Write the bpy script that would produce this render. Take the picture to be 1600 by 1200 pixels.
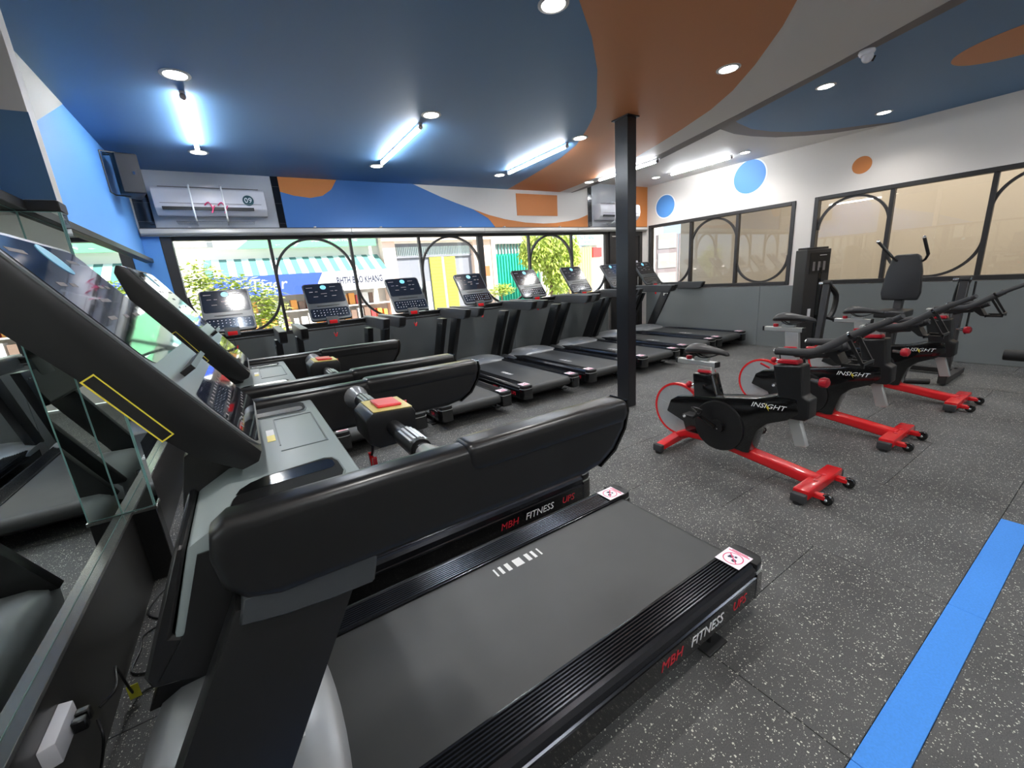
import bpy, bmesh, math, random
from mathutils import Vector, Matrix
random.seed(7)
D = bpy.data
C = bpy.context.scene.collection
PI = math.pi
for o in list(D.objects): D.objects.remove(o)

# ------------------------------------------------------------------ camera
cd = D.cameras.new('camera'); cam = D.objects.new('camera', cd); C.objects.link(cam)
cd.sensor_width = 36; cd.lens = 36*643.79/1600; cd.clip_start = .02; cd.clip_end = 300
R = [[0.8358083501968462, -0.5439948916208356, -0.0741212495284688],
     [-0.1969755455160944, -0.1711044821357317, -0.9653620515960322],
     [0.5124695466170288, 0.8214577372473271, -0.2501642454601345]]
cam.matrix_world = Matrix(((R[0][0], -R[1][0], -R[2][0], 0), (R[0][1], -R[1][1], -R[2][1], 0),
                           (R[0][2], -R[1][2], -R[2][2], 1.484), (0, 0, 0, 1)))
bpy.context.scene.camera = cam
# ------------------------------------------------------------------ sky, sun, exposure
w = D.worlds.new('sky'); bpy.context.scene.world = w; w.use_nodes = True
nt = w.node_tree; bg = nt.nodes['Background']
sky = nt.nodes.new('ShaderNodeTexSky'); sky.sky_type = 'HOSEK_WILKIE'; sky.turbidity = 5
sky.sun_direction = (0.25, -0.6, 0.76)
nt.links.new(sky.outputs[0], bg.inputs[0]); bg.inputs[1].default_value = 3.4
sd = D.lights.new('sun', 'SUN'); sun = D.objects.new('sun', sd); C.objects.link(sun)
sd.energy = 5.6; sd.angle = math.radians(1.5); sd.color = (1, .96, .88)
sun.rotation_euler = Vector((0.25, -0.6, 0.76)).to_track_quat('Z', 'Y').to_euler()
vs = bpy.context.scene.view_settings
vs.view_transform = 'Standard'; vs.look = 'None'; vs.gamma = 1; vs.use_curve_mapping = False
vs.exposure = 1.35
TUBE_E, DOWN_E, DOWN_SPOT, BACKROOM_W = 38.0, 14.0, 24.0, 22.0

# ------------------------------------------------------------------ materials
def lin(c):
    return tuple(((v/255)/12.92 if v/255 <= .04045 else ((v/255+.055)/1.055)**2.4) for v in c)
M = {}
def mat(name, rgb, rough=.5, metal=0, spec=.5, emit=0, coat=0, noise=None, bump=None, alpha=None):
    m = D.materials.new(name); m.use_nodes = True; t = m.node_tree; b = t.nodes['Principled BSDF']
    c = lin(rgb) + (1,)
    b.inputs['Base Color'].default_value = c; b.inputs['Roughness'].default_value = rough
    b.inputs['Metallic'].default_value = metal; b.inputs['Specular IOR Level'].default_value = spec
    b.inputs['Coat Weight'].default_value = coat
    if emit:
        b.inputs['Emission Color'].default_value = c; b.inputs['Emission Strength'].default_value = emit
    if noise:   # (scale, amount)
        g = t.nodes.new('ShaderNodeNewGeometry'); n = t.nodes.new('ShaderNodeTexNoise')
        n.inputs['Scale'].default_value = noise[0]; n.inputs['Detail'].default_value = 4
        t.links.new(g.outputs['Position'], n.inputs['Vector'])
        r = t.nodes.new('ShaderNodeMapRange'); r.inputs['From Min'].default_value = .3; r.inputs['From Max'].default_value = .7
        r.inputs['To Min'].default_value = 1-noise[1]; r.inputs['To Max'].default_value = 1+noise[1]
        t.links.new(n.outputs['Fac'], r.inputs['Value'])
        x = t.nodes.new('ShaderNodeVectorMath'); x.operation = 'SCALE'; x.inputs[0].default_value = c[:3]
        t.links.new(r.outputs[0], x.inputs['Scale']); t.links.new(x.outputs[0], b.inputs['Base Color'])
    if bump:    # (scale, strength, distance)
        tc = t.nodes.new('ShaderNodeTexCoord'); n = t.nodes.new('ShaderNodeTexNoise'); n.inputs['Scale'].default_value = bump[0]
        n.inputs['Detail'].default_value = 2
        t.links.new(tc.outputs['Object'], n.inputs['Vector'])
        u = t.nodes.new('ShaderNodeBump'); u.inputs['Strength'].default_value = bump[1]; u.inputs['Distance'].default_value = bump[2]
        t.links.new(n.outputs['Fac'], u.inputs['Height']); t.links.new(u.outputs[0], b.inputs['Normal'])
    M[name] = m; return m
mat('black_gloss', (14, 14, 15), .12, coat=.6)
mat('black_satin', (22, 22, 23), .38)
mat('black_matt', (20, 20, 21), .62)
mat('rail_black', (66, 67, 72), .2, metal=.85)
mat('hood_grey', (146, 148, 150), .3, metal=.2)
mat('tray_grey', (132, 142, 142), .42)
mat('tray_dark', (96, 104, 105), .45)
mat('belt', (57, 58, 58), .46, noise=(3.0, .14))
mat('pale_print', (225, 225, 225), .5)
mat('sticker_white', (240, 228, 236), .4)
mat('red_print', (190, 26, 44), .4)
mat('pink_print', (214, 60, 110), .4)
mat('yellow_print', (214, 196, 60), .4)
mat('red_gloss', (206, 26, 32), .25, coat=.4)
mat('red_knob', (176, 24, 40), .3)
mat('stop_red', (226, 58, 66), .3)
mat('stop_yellow', (208, 190, 110), .35)
mat('alu', (206, 208, 206), .32, metal=.75)
mat('chrome', (220, 222, 224), .12, metal=1)
mat('steel', (186, 188, 188), .38, metal=.5, noise=(60, .04))
mat('foam', (52, 52, 54), .7)
mat('saddle', (34, 34, 36), .4)
mat('screen_glass', (12, 15, 30), .05, coat=1, bump=(5, .10, .01))
mat('screen_plain', (16, 20, 38), .12, coat=.6)
mat('console_face', (92, 96, 98), .35)
mat('blue_sticker', (120, 196, 226), .4)
mat('paint_blue', (90, 130, 170), .55)
mat('recess_shade', (9, 9, 10), .6, spec=.15)  # near-black standing in for the shade inside the bottle holder recess
mat('patch_grey', (172, 169, 162), .6)
mat('mural_blue', (56, 112, 180), .55)
mat('mural_orange', (196, 120, 58), .55)
mat('rail_plastic', (66, 67, 68), .42)
mat('slim_face', (58, 61, 64), .35)
mat('slim_glass', (26, 29, 38), .14, coat=.5)
mat('rail_side', (24, 24, 25), .30)
mat('paint_blue_light', (84, 144, 212), .55)
mat('paint_orange', (206, 134, 84), .55)
mat('paint_white', (218, 214, 210), .6)
mat('paint_right', (214, 208, 202), .6)
mat('paint_grey', (118, 112, 112), .6)
mat('white_edge', (238, 240, 242), .6)
mat('wain', (112, 116, 116), .34, noise=(1.2, .05))
mat('wain_dark', (88, 92, 92), .4, noise=(1.2, .05))
mat('base_black', (44, 43, 42), .3)
mat('frame_dark', (40, 38, 38), .45)
mat('marble_black', (20, 21, 24), .1, coat=.5)
mat('marble_vein', (120, 122, 126), .2)
mat('acpanel', (186, 190, 196), .14)
mat('white_plastic', (214, 214, 220), .25)
mat('ac_vent', (24, 24, 28), .5)
mat('teal_print', (26, 74, 82), .3)
mat('blind_alu', (182, 181, 177), .4, metal=.15)
mat('column_black', (30, 31, 35), .28)
mat('mirror', (228, 236, 234), .0, metal=1)
mat('glass_edge', (150, 196, 190), .1)
mat('rail_alu', (150, 152, 150), .22, metal=.8)
mat('stripe_blue', (66, 138, 222), .85, noise=(160, .08))
mat('paper_yellow', (226, 222, 70), .6)
mat('street', (190, 186, 180), .8)
mat('stucco', (236, 230, 222), .8)
mat('stucco_pink', (232, 206, 192), .8)
mat('plaster_grey', (176, 178, 178), .8)
mat('awn_green', (82, 130, 126), .7)
mat('awn_white', (226, 238, 236), .7)
mat('sign_blue', (48, 78, 200), .5)
mat('sign_white', (236, 238, 242), .5)
mat('sign_green', (104, 172, 128), .5)
mat('sign_cyan', (176, 226, 224), .5)
mat('ink_dark', (26, 28, 60), .5)
mat('gate_grey', (128, 130, 140), .5)
mat('gate_yellow', (240, 232, 70), .5)
mat('gate_green', (40, 178, 148), .5)
mat('gate_tan', (222, 186, 120), .6)
mat('gate_mauve', (150, 140, 146), .5)
mat('leaf', (178, 194, 84), .6)
mat('leaf_dark', (120, 164, 50), .6)
mat('bark', (120, 100, 76), .8)
mat('terracotta', (190, 110, 70), .8)
mat('beige', (196, 186, 170), .8)
mat('goods_red', (196, 60, 60), .6); mat('goods_orange', (222, 150, 70), .6); mat('goods_brown', (120, 96, 84), .7); mat('goods_white', (230, 226, 222), .6)
mat('cable', (16, 16, 17), .4)
mat('tube_on', (244, 250, 255), .5, emit=TUBE_E)
mat('lens_on', (255, 248, 236), .5, emit=DOWN_E)
mat('fill_panel_glow', (255, 248, 236), .5, emit=1.5)  # glow of the panel added with the corridor fill light
mat('lamp_rim', (205, 205, 205), .4)

def glass(name, tint, f=1.0):
    m = D.materials.new(name); m.use_nodes = True; t = m.node_tree; t.nodes.clear()
    o = t.nodes.new('ShaderNodeOutputMaterial'); a = t.nodes.new('ShaderNodeBsdfTransparent'); g = t.nodes.new('ShaderNodeBsdfGlossy')
    g.inputs['Roughness'].default_value = 0; a.inputs[0].default_value = tint+(1,)
    lw = t.nodes.new('ShaderNodeLayerWeight'); pw = t.nodes.new('ShaderNodeMath'); pw.operation = 'POWER'; pw.inputs[1].default_value = 5
    t.links.new(lw.outputs['Facing'], pw.inputs[0])      # Schlick reflectance of one glass face
    ml = t.nodes.new('ShaderNodeMath'); ml.operation = 'MULTIPLY_ADD'; ml.inputs[1].default_value = .96*f; ml.inputs[2].default_value = .04*f; ml.use_clamp = True
    t.links.new(pw.outputs[0], ml.inputs[0])
    x = t.nodes.new('ShaderNodeMixShader'); t.links.new(ml.outputs[0], x.inputs[0]); t.links.new(a.outputs[0], x.inputs[1]); t.links.new(g.outputs[0], x.inputs[2])
    t.links.new(x.outputs[0], o.inputs[0]); M[name] = m
glass('glass_clear', (.98, .99, .985)); glass('glass_side', (.93, .92, .90), 1.6); glass('acrylic', (.9, .91, .92), 1.3)

def floor_mat():
    m = D.materials.new('rubber_speckle'); m.use_nodes = True; t = m.node_tree; b = t.nodes['Principled BSDF']; N = t.nodes.new; L = t.links.new
    b.inputs['Roughness'].default_value = .58; b.inputs['Specular IOR Level'].default_value = .4
    g = N('ShaderNodeNewGeometry')
    dn = N('ShaderNodeTexNoise'); dn.inputs['Scale'].default_value = 120; L(g.outputs['Position'], dn.inputs['Vector'])
    ad = N('ShaderNodeVectorMath'); ad.operation = 'MULTIPLY_ADD'; ad.inputs[1].default_value = (.010, .010, 0); L(dn.outputs['Color'], ad.inputs[0]); L(g.outputs['Position'], ad.inputs[2])
    acc = None
    for sc, th, dd in ((75, .80, .27), (150, .74, .30)):
        v = N('ShaderNodeTexVoronoi'); v.voronoi_dimensions = '2D'; v.inputs['Scale'].default_value = sc; L(ad.outputs[0], v.inputs['Vector'])
        s = N('ShaderNodeSeparateColor'); L(v.outputs['Color'], s.inputs[0])
        gt = N('ShaderNodeMath'); gt.operation = 'GREATER_THAN'; gt.inputs[1].default_value = th; L(s.outputs[0], gt.inputs[0])
        r = N('ShaderNodeMath'); r.operation = 'MULTIPLY'; r.inputs[1].default_value = dd; L(s.outputs[1], r.inputs[0])
        lt = N('ShaderNodeMath'); lt.operation = 'LESS_THAN'; L(v.outputs['Distance'], lt.inputs[0]); L(r.outputs[0], lt.inputs[1])
        mu = N('ShaderNodeMath'); mu.operation = 'MULTIPLY'; L(gt.outputs[0], mu.inputs[0]); L(lt.outputs[0], mu.inputs[1])
        if acc is None: acc = mu
        else:
            mx = N('ShaderNodeMath'); mx.operation = 'MAXIMUM'; L(acc.outputs[0], mx.inputs[0]); L(mu.outputs[0], mx.inputs[1]); acc = mx
    n2 = N('ShaderNodeTexNoise'); n2.inputs['Scale'].default_value = 2.2; n2.inputs['Detail'].default_value = 6; L(g.outputs['Position'], n2.inputs['Vector'])
    n3 = N('ShaderNodeTexNoise'); n3.inputs['Scale'].default_value = 260; L(g.outputs['Position'], n3.inputs['Vector'])
    sm = N('ShaderNodeMath'); sm.operation = 'ADD'; L(n2.outputs['Fac'], sm.inputs[0]); L(n3.outputs['Fac'], sm.inputs[1])
    cr = N('ShaderNodeMapRange'); cr.inputs['From Min'].default_value = .7; cr.inputs['From Max'].default_value = 1.3
    L(sm.outputs[0], cr.inputs['Value'])
    mc = N('ShaderNodeMix'); mc.data_type = 'RGBA'; mc.inputs['A'].default_value = lin((58, 58, 58))+(1,); mc.inputs['B'].default_value = lin((90, 90, 89))+(1,)
    L(cr.outputs[0], mc.inputs['Factor'])
    m2 = N('ShaderNodeMix'); m2.data_type = 'RGBA'; m2.inputs['B'].default_value = lin((205, 203, 192))+(1,)
    L(acc.outputs[0], m2.inputs['Factor']); L(mc.outputs['Result'], m2.inputs['A']); L(m2.outputs['Result'], b.inputs['Base Color'])
    bu = N('ShaderNodeBump'); bu.inputs['Strength'].default_value = .5; bu.inputs['Distance'].default_value = .002; L(n3.outputs['Fac'], bu.inputs['Height']); L(bu.outputs[0], b.inputs['Normal'])
    M['rubber'] = m
floor_mat()

# ------------------------------------------------------------------ mesh helpers
class B:
    def __init__(s): s.bm = bmesh.new()
    def box(s, x0, x1, y0, y1, z0, z1):
        v = [s.bm.verts.new(p) for p in ((x0,y0,z0),(x1,y0,z0),(x1,y1,z0),(x0,y1,z0),(x0,y0,z1),(x1,y0,z1),(x1,y1,z1),(x0,y1,z1))]
        for f in ((0,3,2,1),(4,5,6,7),(0,1,5,4),(1,2,6,5),(2,3,7,6),(3,0,4,7)): s.bm.faces.new([v[i] for i in f])
        return s
    def prism(s, poly, axis, a, b):
        def P(p, h): return {'x': (h, p[0], p[1]), 'y': (p[0], h, p[1]), 'z': (p[0], p[1], h)}[axis]
        A = [s.bm.verts.new(P(p, a)) for p in poly]; Bv = [s.bm.verts.new(P(p, b)) for p in poly]
        n = len(poly); s.bm.faces.new(A[::-1]); s.bm.faces.new(Bv)
        for i in range(n): s.bm.faces.new((A[i], A[(i+1) % n], Bv[(i+1) % n], Bv[i]))
        return s
    def cyl(s, p, q, r, n=16, r2=None):
        p = Vector(p); q = Vector(q); r2 = r if r2 is None else r2
        d = (q-p).normalized(); u = d.orthogonal().normalized(); v = d.cross(u)
        A = []; Bv = []
        for i in range(n):
            a = 2*PI*i/n; e = u*math.cos(a)+v*math.sin(a)
            A.append(s.bm.verts.new(p+e*r)); Bv.append(s.bm.verts.new(q+e*r2))
        s.bm.faces.new(A[::-1]); s.bm.faces.new(Bv)
        for i in range(n): s.bm.faces.new((A[i], A[(i+1) % n], Bv[(i+1) % n], Bv[i]))
        return s
    def tube(s, pts, r, n=10, closed=False, sub=1):
        pts = [Vector(p) for p in pts]
        if sub > 1:
            out = []; m = len(pts)
            for i in range(m if closed else m-1):
                p0 = pts[(i-1) % m] if (closed or i) else pts[0]; p1 = pts[i]; p2 = pts[(i+1) % m]
                p3 = pts[(i+2) % m] if (closed or i+2 < m) else pts[-1]
                for k in range(sub):
                    t = k/sub
                    out.append(.5*((2*p1)+(p2-p0)*t+(2*p0-5*p1+4*p2-p3)*t*t+(3*p1-p0-3*p2+p3)*t**3))
            if not closed: out.append(pts[-1])
            pts = out
        rs = r if isinstance(r, (list, tuple)) else None
        m = len(pts); rings = []; u = None
        for i, p in enumerate(pts):
            a = pts[(i-1) % m] if (closed or i) else p; b = pts[(i+1) % m] if (closed or i+1 < m) else p
            d = (b-a).normalized()
            if u is None: u = d.orthogonal().normalized()
            u = (u-d*u.dot(d)).normalized(); v = d.cross(u)
            rr = r if rs is None else rs[0]+(rs[1]-rs[0])*i/max(1, m-1)
            rings.append([s.bm.verts.new(p+(u*math.cos(2*PI*k/n)+v*math.sin(2*PI*k/n))*rr) for k in range(n)])
        for i in range(m if closed else m-1):
            A = rings[i]; Bv = rings[(i+1) % m]
            for k in range(n): s.bm.faces.new((A[k], A[(k+1) % n], Bv[(k+1) % n], Bv[k]))
        if not closed: s.bm.faces.new(rings[0][::-1]); s.bm.faces.new(rings[-1])
        return s
    def sphere(s, c, r, n=12, sc=(1,1,1)):
        m = Matrix.Translation(c) @ Matrix.Diagonal((sc[0], sc[1], sc[2], 1))
        bmesh.ops.create_uvsphere(s.bm, u_segments=n, v_segments=max(6, n//2+2), radius=r, matrix=m); return s
    def lathe(s, prof, c, axis='z', n=24):      # prof: (radius, height) closed outline
        rings = []
        for r, h in prof:
            ring = []
            for k in range(n):
                a = 2*PI*k/n; p = {'z': (r*math.cos(a), r*math.sin(a), h), 'x': (h, r*math.cos(a), r*math.sin(a)), 'y': (r*math.cos(a), h, r*math.sin(a))}[axis]
                ring.append(s.bm.verts.new(Vector(c)+Vector(p)))
            rings.append(ring)
        m = len(rings)
        for i in range(m-1):
            for k in range(n): s.bm.faces.new((rings[i][k], rings[i][(k+1) % n], rings[i+1][(k+1) % n], rings[i+1][k]))
        rr = [p[0] for p in prof]
        if min(rr) > .3*max(rr):      # a ring: close the outline instead of capping it
            for k in range(n): s.bm.faces.new((rings[-1][k], rings[-1][(k+1) % n], rings[0][(k+1) % n], rings[0][k]))
        else: s.bm.faces.new(rings[0][::-1]); s.bm.faces.new(rings[-1])
        return s
    def quad(s, *p): s.bm.faces.new([s.bm.verts.new(q) for q in p]); return s
    def bevel(s, w, seg=2, ang=35):
        bmesh.ops.recalc_face_normals(s.bm, faces=s.bm.faces)
        e = [e for e in s.bm.edges if len(e.link_faces) == 2 and e.calc_face_angle(0) > math.radians(ang)]
        bmesh.ops.bevel(s.bm, geom=e, offset=w, segments=seg, affect='EDGES', profile=.6, clamp_overlap=True); return s
    def xf(s, m): bmesh.ops.transform(s.bm, matrix=m, verts=s.bm.verts); return s
    def obj(s, name, m, parent=None, smooth=True, ang=38):
        bmesh.ops.recalc_face_normals(s.bm, faces=s.bm.faces)
        me = D.meshes.new(name); s.bm.to_mesh(me); s.bm.free()
        me.materials.append(M[m] if isinstance(m, str) else m)
        if smooth: me.shade_smooth(); me.set_sharp_from_angle(angle=math.radians(ang))
        o = D.objects.new(name, me); C.objects.link(o)
        if parent is not None: o.parent = parent
        return o
def empty(name, loc=(0,0,0), rz=0):
    o = D.objects.new(name, None); C.objects.link(o); o.location = loc; o.rotation_euler = (0, 0, rz); o.empty_display_size = .1; return o
def tag(o, label=None, cat=None, group=None, kind=None):
    if label: o['label'] = label
    if cat: o['category'] = cat
    if group: o['group'] = group
    if kind: o['kind'] = kind
    return o
def struct(o): o['kind'] = 'structure'; return o
def kids(o): return [c for c in D.objects if c.parent == o]
def copy_tree(o, parent=None):
    c = o.copy(); C.objects.link(c)
    if parent is not None: c.parent = parent
    for ch in kids(o):
        copy_tree(ch, c)
    return c
def text(name, txt, size, m, parent, mw, shear=0, ext=.0006, cx=True, off=0):
    cu = D.curves.new(name, 'FONT'); cu.body = txt; cu.size = size; cu.extrude = ext; cu.shear = shear; cu.offset = off
    cu.align_x = 'CENTER' if cx else 'LEFT'; cu.align_y = 'CENTER'; cu.resolution_u = 2
    t = D.objects.new('tmp', cu); C.objects.link(t); bpy.context.view_layer.update()
    me = D.meshes.new_from_object(t.evaluated_get(bpy.context.evaluated_depsgraph_get()))
    D.objects.remove(t); me.name = name; me.materials.clear(); me.materials.append(M[m]); me.transform(mw)
    o = D.objects.new(name, me); C.objects.link(o)
    if parent is not None: o.parent = parent
    return o
def frame3(loc, xdir, ydir):
    x = Vector(xdir).normalized(); y = Vector(ydir).normalized(); z = x.cross(y)
    return Matrix(((x[0], y[0], z[0], loc[0]), (x[1], y[1], z[1], loc[1]), (x[2], y[2], z[2], loc[2]), (0, 0, 0, 1)))
def arc(cx, cz, r, a0, a1, n):
    return [(cx+r*math.cos(math.radians(a0+(a1-a0)*i/n)), cz+r*math.sin(math.radians(a0+(a1-a0)*i/n))) for i in range(n+1)]

YW = 6.07       # window wall face
# ------------------------------------------------------------------ floor
fl = struct(B().box(-1.2, 7.9, -3.6, 6.25, -.08, -.012).obj('floor', 'base_black'))
tm = {}
def tile(x0, x1, y0, y1):
    k = (round(x1-x0, 3), round(y1-y0, 3))
    if k not in tm:
        o = B().box(.0012, k[0]-.0012, .0012, k[1]-.0012, -.0115, 0).bevel(.0016, 1).obj('floor_tile', 'rubber', fl, smooth=False); tm[k] = o
    else:
        o = tm[k].copy(); C.objects.link(o)
    o.location = (x0, y0, 0)
xs = [-.728+i for i in range(9)]
for i, x0 in enumerate(xs):
    x1 = min(x0+1, 7.78)
    off = .5 if i % 2 == 0 else 0      # staggered columns
    y = .273; n = 0
    ys = [.273] + [.273+off+k for k in range(0 if off else 1, 8)]
    ys = sorted(set(round(v, 3) for v in ys if v < 6.2)) + [6.2]
    for a, b in zip(ys, ys[1:]): tile(x0, x1, a, b)
    ys = [-3.3] + [.163-k-(1-off) for k in range(4, -1, -1)]; ys = [v for v in ys if v > -3.31 and v < .16]+[.163]
    ys = sorted(set(round(v, 3) for v in ys))
    for a, b in zip(ys, ys[1:]):
        if b-a > .02: tile(x0, x1, a, b)
    if x0 < 2.9: B().box(x0+.0008, x1-.0008, .164, .272, -.0115, .0015).bevel(.001, 1).obj('stripe_tile', 'stripe_blue', fl, smooth=False)['label'] = 'blue rubber stripe piece let into the floor'
    else: tile(x0, x1, .163, .273)

# ------------------------------------------------------------------ left wall
wl = struct(B().box(-.95, -.757, -3.6, 6.25, 0, 3.3).obj('wall_left', 'paint_blue_light'))
B().prism([(-3.6, 1.97), (3.03-.9, 1.97), (2.94, 2.32), (3.54, 2.5), (4.36, 2.87), (4.36, 3.29), (-3.6, 3.29)], 'x', -.757, -.7545).obj('painted_patch', 'patch_grey', wl, smooth=False)['label'] = 'grey-white paint patch high on the wall'
pb = [(-3.5, 2.775), (2.865, 6.05)]
for k, (a, b) in enumerate(pb):
    for j in range(int((b-a)/1.6)+1):
        y0 = a+j*1.6; y1 = min(b, y0+1.6)
        if y1-y0 > .05: B().box(-.757, -.70, y0+.001, y1-.001, 0, .415).obj('base_panel', 'base_black', wl, smooth=False)['label'] = 'dark grey panel under the mirror'
    B().box(-.757, -.697, a, b, .415, .432).bevel(.002, 1).obj('lower_rail', 'rail_alu', wl)
    B().box(-.757, -.70, a, b, 1.925, 1.968).bevel(.003, 1).obj('upper_rail', 'frame_dark', wl)
# pilaster
pi_ = struct(B().box(-.757, -.606, 2.781, 2.859, 0, 2.869).obj('trim_1', 'base_black'))
B().box(-.757, -.600, 2.775, 2.865, 1.968, 2.869).obj('pilaster_casing', 'paint_white', pi_, smooth=False)
B().box(-.76, -.598, 2.7735, 2.7752, 1.97, 2.32).obj('painted_patch', 'paint_blue', pi_, smooth=False)
B().box(-.76, -.594, 2.767, 2.873, 1.922, 1.968).bevel(.004, 1).obj('cap_rail', 'base_black', pi_)
B().box(-.76, -.594, 2.767, 2.873, .415, .434).bevel(.002, 1).obj('lower_rail', 'rail_alu', pi_)
B().box(-.76, -.600, 2.775, 2.865, 0, .415).bevel(.003, 1).obj('pilaster_base', 'black_satin', pi_)
def mirror(name, bx, label, parent=None):
    x0, x1, y0, y1, z0, z1 = bx
    o = B().box(*bx).obj(name, 'glass_edge', parent, smooth=False)
    e = .0006
    if x1-x0 < .03: B().box(x1, x1+e, y0+.003, y1-.003, z0+.003, z1-.003).obj('silvered_face', 'mirror', o, smooth=False)
    else: B().box(x0+.003, x1-.003, y0-e, y0, z0+.003, z1-.003).obj('silvered_face', 'mirror', o, smooth=False)
    tag(o, label, 'mirror'); return o
mirror('wall_mirror', (-.7565, -.736, -3.5, 2.774, .433, 1.924), 'tall frameless wall mirror between the camera side and the pilaster')
mirror('wall_mirror', (-.7565, -.736, 2.866, 6.0, .433, 1.924), 'wall mirror beyond the pilaster, ending at the street window corner')
mirror('pilaster_mirror', (-.735, -.605, 2.773, 2.7795, .436, 1.921), 'narrow mirror strip on the near side of the pilaster, standing out from the wall')
mirror('pilaster_mirror', (-.6055, -.599, 2.782, 2.862, .436, 1.921), 'slim mirror strip on the front of the pilaster with a greenish glass edge')

# ------------------------------------------------------------------ window wall (far)
wf = struct(empty('wall_far'))
B().box(-.95, 7.55, YW, YW+.16, 2.2, 3.3).obj('header_wall', 'paint_white', wf, smooth=False)
B().box(-.95, -.60, YW, YW+.16, 0, 2.2).obj('pier', 'paint_blue_light', wf, smooth=False)
B().box(7.24, 7.6, YW, YW+.16, 0, 2.2).obj('pier', 'paint_right', wf, smooth=False)
x = -.6
while x < 6.2:
    x1 = min(x+1.13, 6.22)
    B().box(x+.002, x1-.002, YW, YW+.12, 0, .985).obj('wall_panel', 'wain_dark', wf, smooth=False); x = x1
F = YW-.004
def mural(name, poly, m, y1=F, lab=None, par=wf):
    o = B().prism(poly, 'y', y1, YW+.001).obj(name, m, par, smooth=False)
    if lab: o['label'] = lab
    return o
mural('painted_shape', [(.67, 2.285), (3.7, 2.285), (3.58, 2.42), (3.32, 2.55), (3.05, 2.63), (2.8, 2.71), (2.38, 2.869), (.67, 2.869)], 'mural_blue', lab='blue mural field over the street window')
mural('painted_shape', [(.67, 2.869), (.67, 2.70), (.82, 2.66), (1.0, 2.64), (1.15, 2.67), (1.27, 2.75), (1.35, 2.869)], 'mural_orange', YW-.008, 'orange bump at the left end of the mural')
mural('painted_shape', [(3.7, 2.285), (5.72, 2.285), (5.72, 2.5), (5.5, 2.43), (5.26, 2.39), (4.95, 2.355), (4.68, 2.345), (4.3, 2.36), (3.89, 2.41), (3.6, 2.47), (3.32, 2.55), (3.58, 2.42)], 'mural_orange', YW-.006, 'orange wave along the foot of the mural')
mural('painted_rectangle', [(4.14, 2.47), (5.0, 2.47), (5.01, 2.81), (4.14, 2.81)], 'mural_orange', YW-.006, 'orange rectangle on the mural')
mural('painted_strip', [(7.04, 2.285), (7.385, 2.285), (7.385, 3.045), (7.04, 3.045)], 'mural_orange', YW-.004, 'orange strip in the far corner')
for xa, xb, zt in ((-.74, -.60, 2.86), (.59, .67, 2.869), (5.73, 5.82, 3.045), (6.97, 7.035, 3.045)):
    s_ = B().box(xa, xb, YW-.012, YW+.001, 2.285, zt).obj('marble_strip', 'marble_black', wf, smooth=False); s_['label'] = 'black marble strip'
    for j in range(3):
        z0 = 2.36+j*.2+random.uniform(-.03, .03)
        B().box(xa+.004, xb-.004, YW-.0126, YW-.0119, z0, z0+.002).obj('vein', 'marble_vein', s_, smooth=False)
B().box(-.598, .588, YW-.008, YW+.001, 2.285, 2.869).obj('backing_panel', 'acpanel', wf, smooth=False)['label'] = 'glossy pale panel behind the air conditioner'
B().box(5.822, 6.968, YW-.008, YW+.001, 2.285, 3.045).obj('backing_panel', 'acpanel', wf, smooth=False)
# street window
def bar(a, b, wdt, dep, axis, y, m, par, name):
    o = B().box(*( (a[0]-wdt/2, a[0]+wdt/2, y-dep/2, y+dep/2, a[1], b[1]) if axis == 'v' else (a[0], b[0], y-dep/2, y+dep/2, a[1]-wdt/2, a[1]+wdt/2))).bevel(.003, 1).obj(name, m, par); return o
def half_ring(cx, cz, r, up, y, dep, th, par):
    a0, a1 = (0, 180) if up else (180, 360)
    o_ = arc(cx, cz, r, a0, a1, 28); i_ = arc(cx, cz, r-th, a0, a1, 28)
    return B().prism(o_+i_[::-1], 'y', y-dep/2, y+dep/2).obj('arch_bar', 'frame_dark', par)
w1 = struct(empty('window_1'))
yw = YW+.06
B().box(-.6, -.50, YW-.01, YW+.12, .985, 2.2).bevel(.004, 1).obj('window_frame', 'frame_dark', w1)
B().box(-.5, 6.24, YW+.02, YW+.10, .985, 1.03).obj('window_frame', 'frame_dark', w1)
B().box(-.5, 6.24, YW+.02, YW+.10, 2.155, 2.2).obj('window_frame', 'frame_dark', w1)
for xm, wd in ((.45, .035), (1.41, .035), (2.39, .035), (3.42, .10), (4.38, .035), (5.35, .035), (6.25, .10)):
    bar((xm, .985), (xm, 2.2), wd, .06, 'v', yw, 'frame_dark', w1, 'mullion')
eb = [-.5, .45, 1.41, 2.39, 3.40, 4.38, 5.35, 6.22]
for k in range(7):
    a, b = eb[k], eb[k+1]; r = (b-a)/2+.012; up = k % 2 == 1
    half_ring((a+b)/2, (2.172-r) if up else (1.045+r), r, up, yw, .045, .03, w1)
    B().box(a, b, yw-.003, yw+.003, 1.02, 2.17).obj('pane', 'glass_clear', w1, smooth=False)
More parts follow.
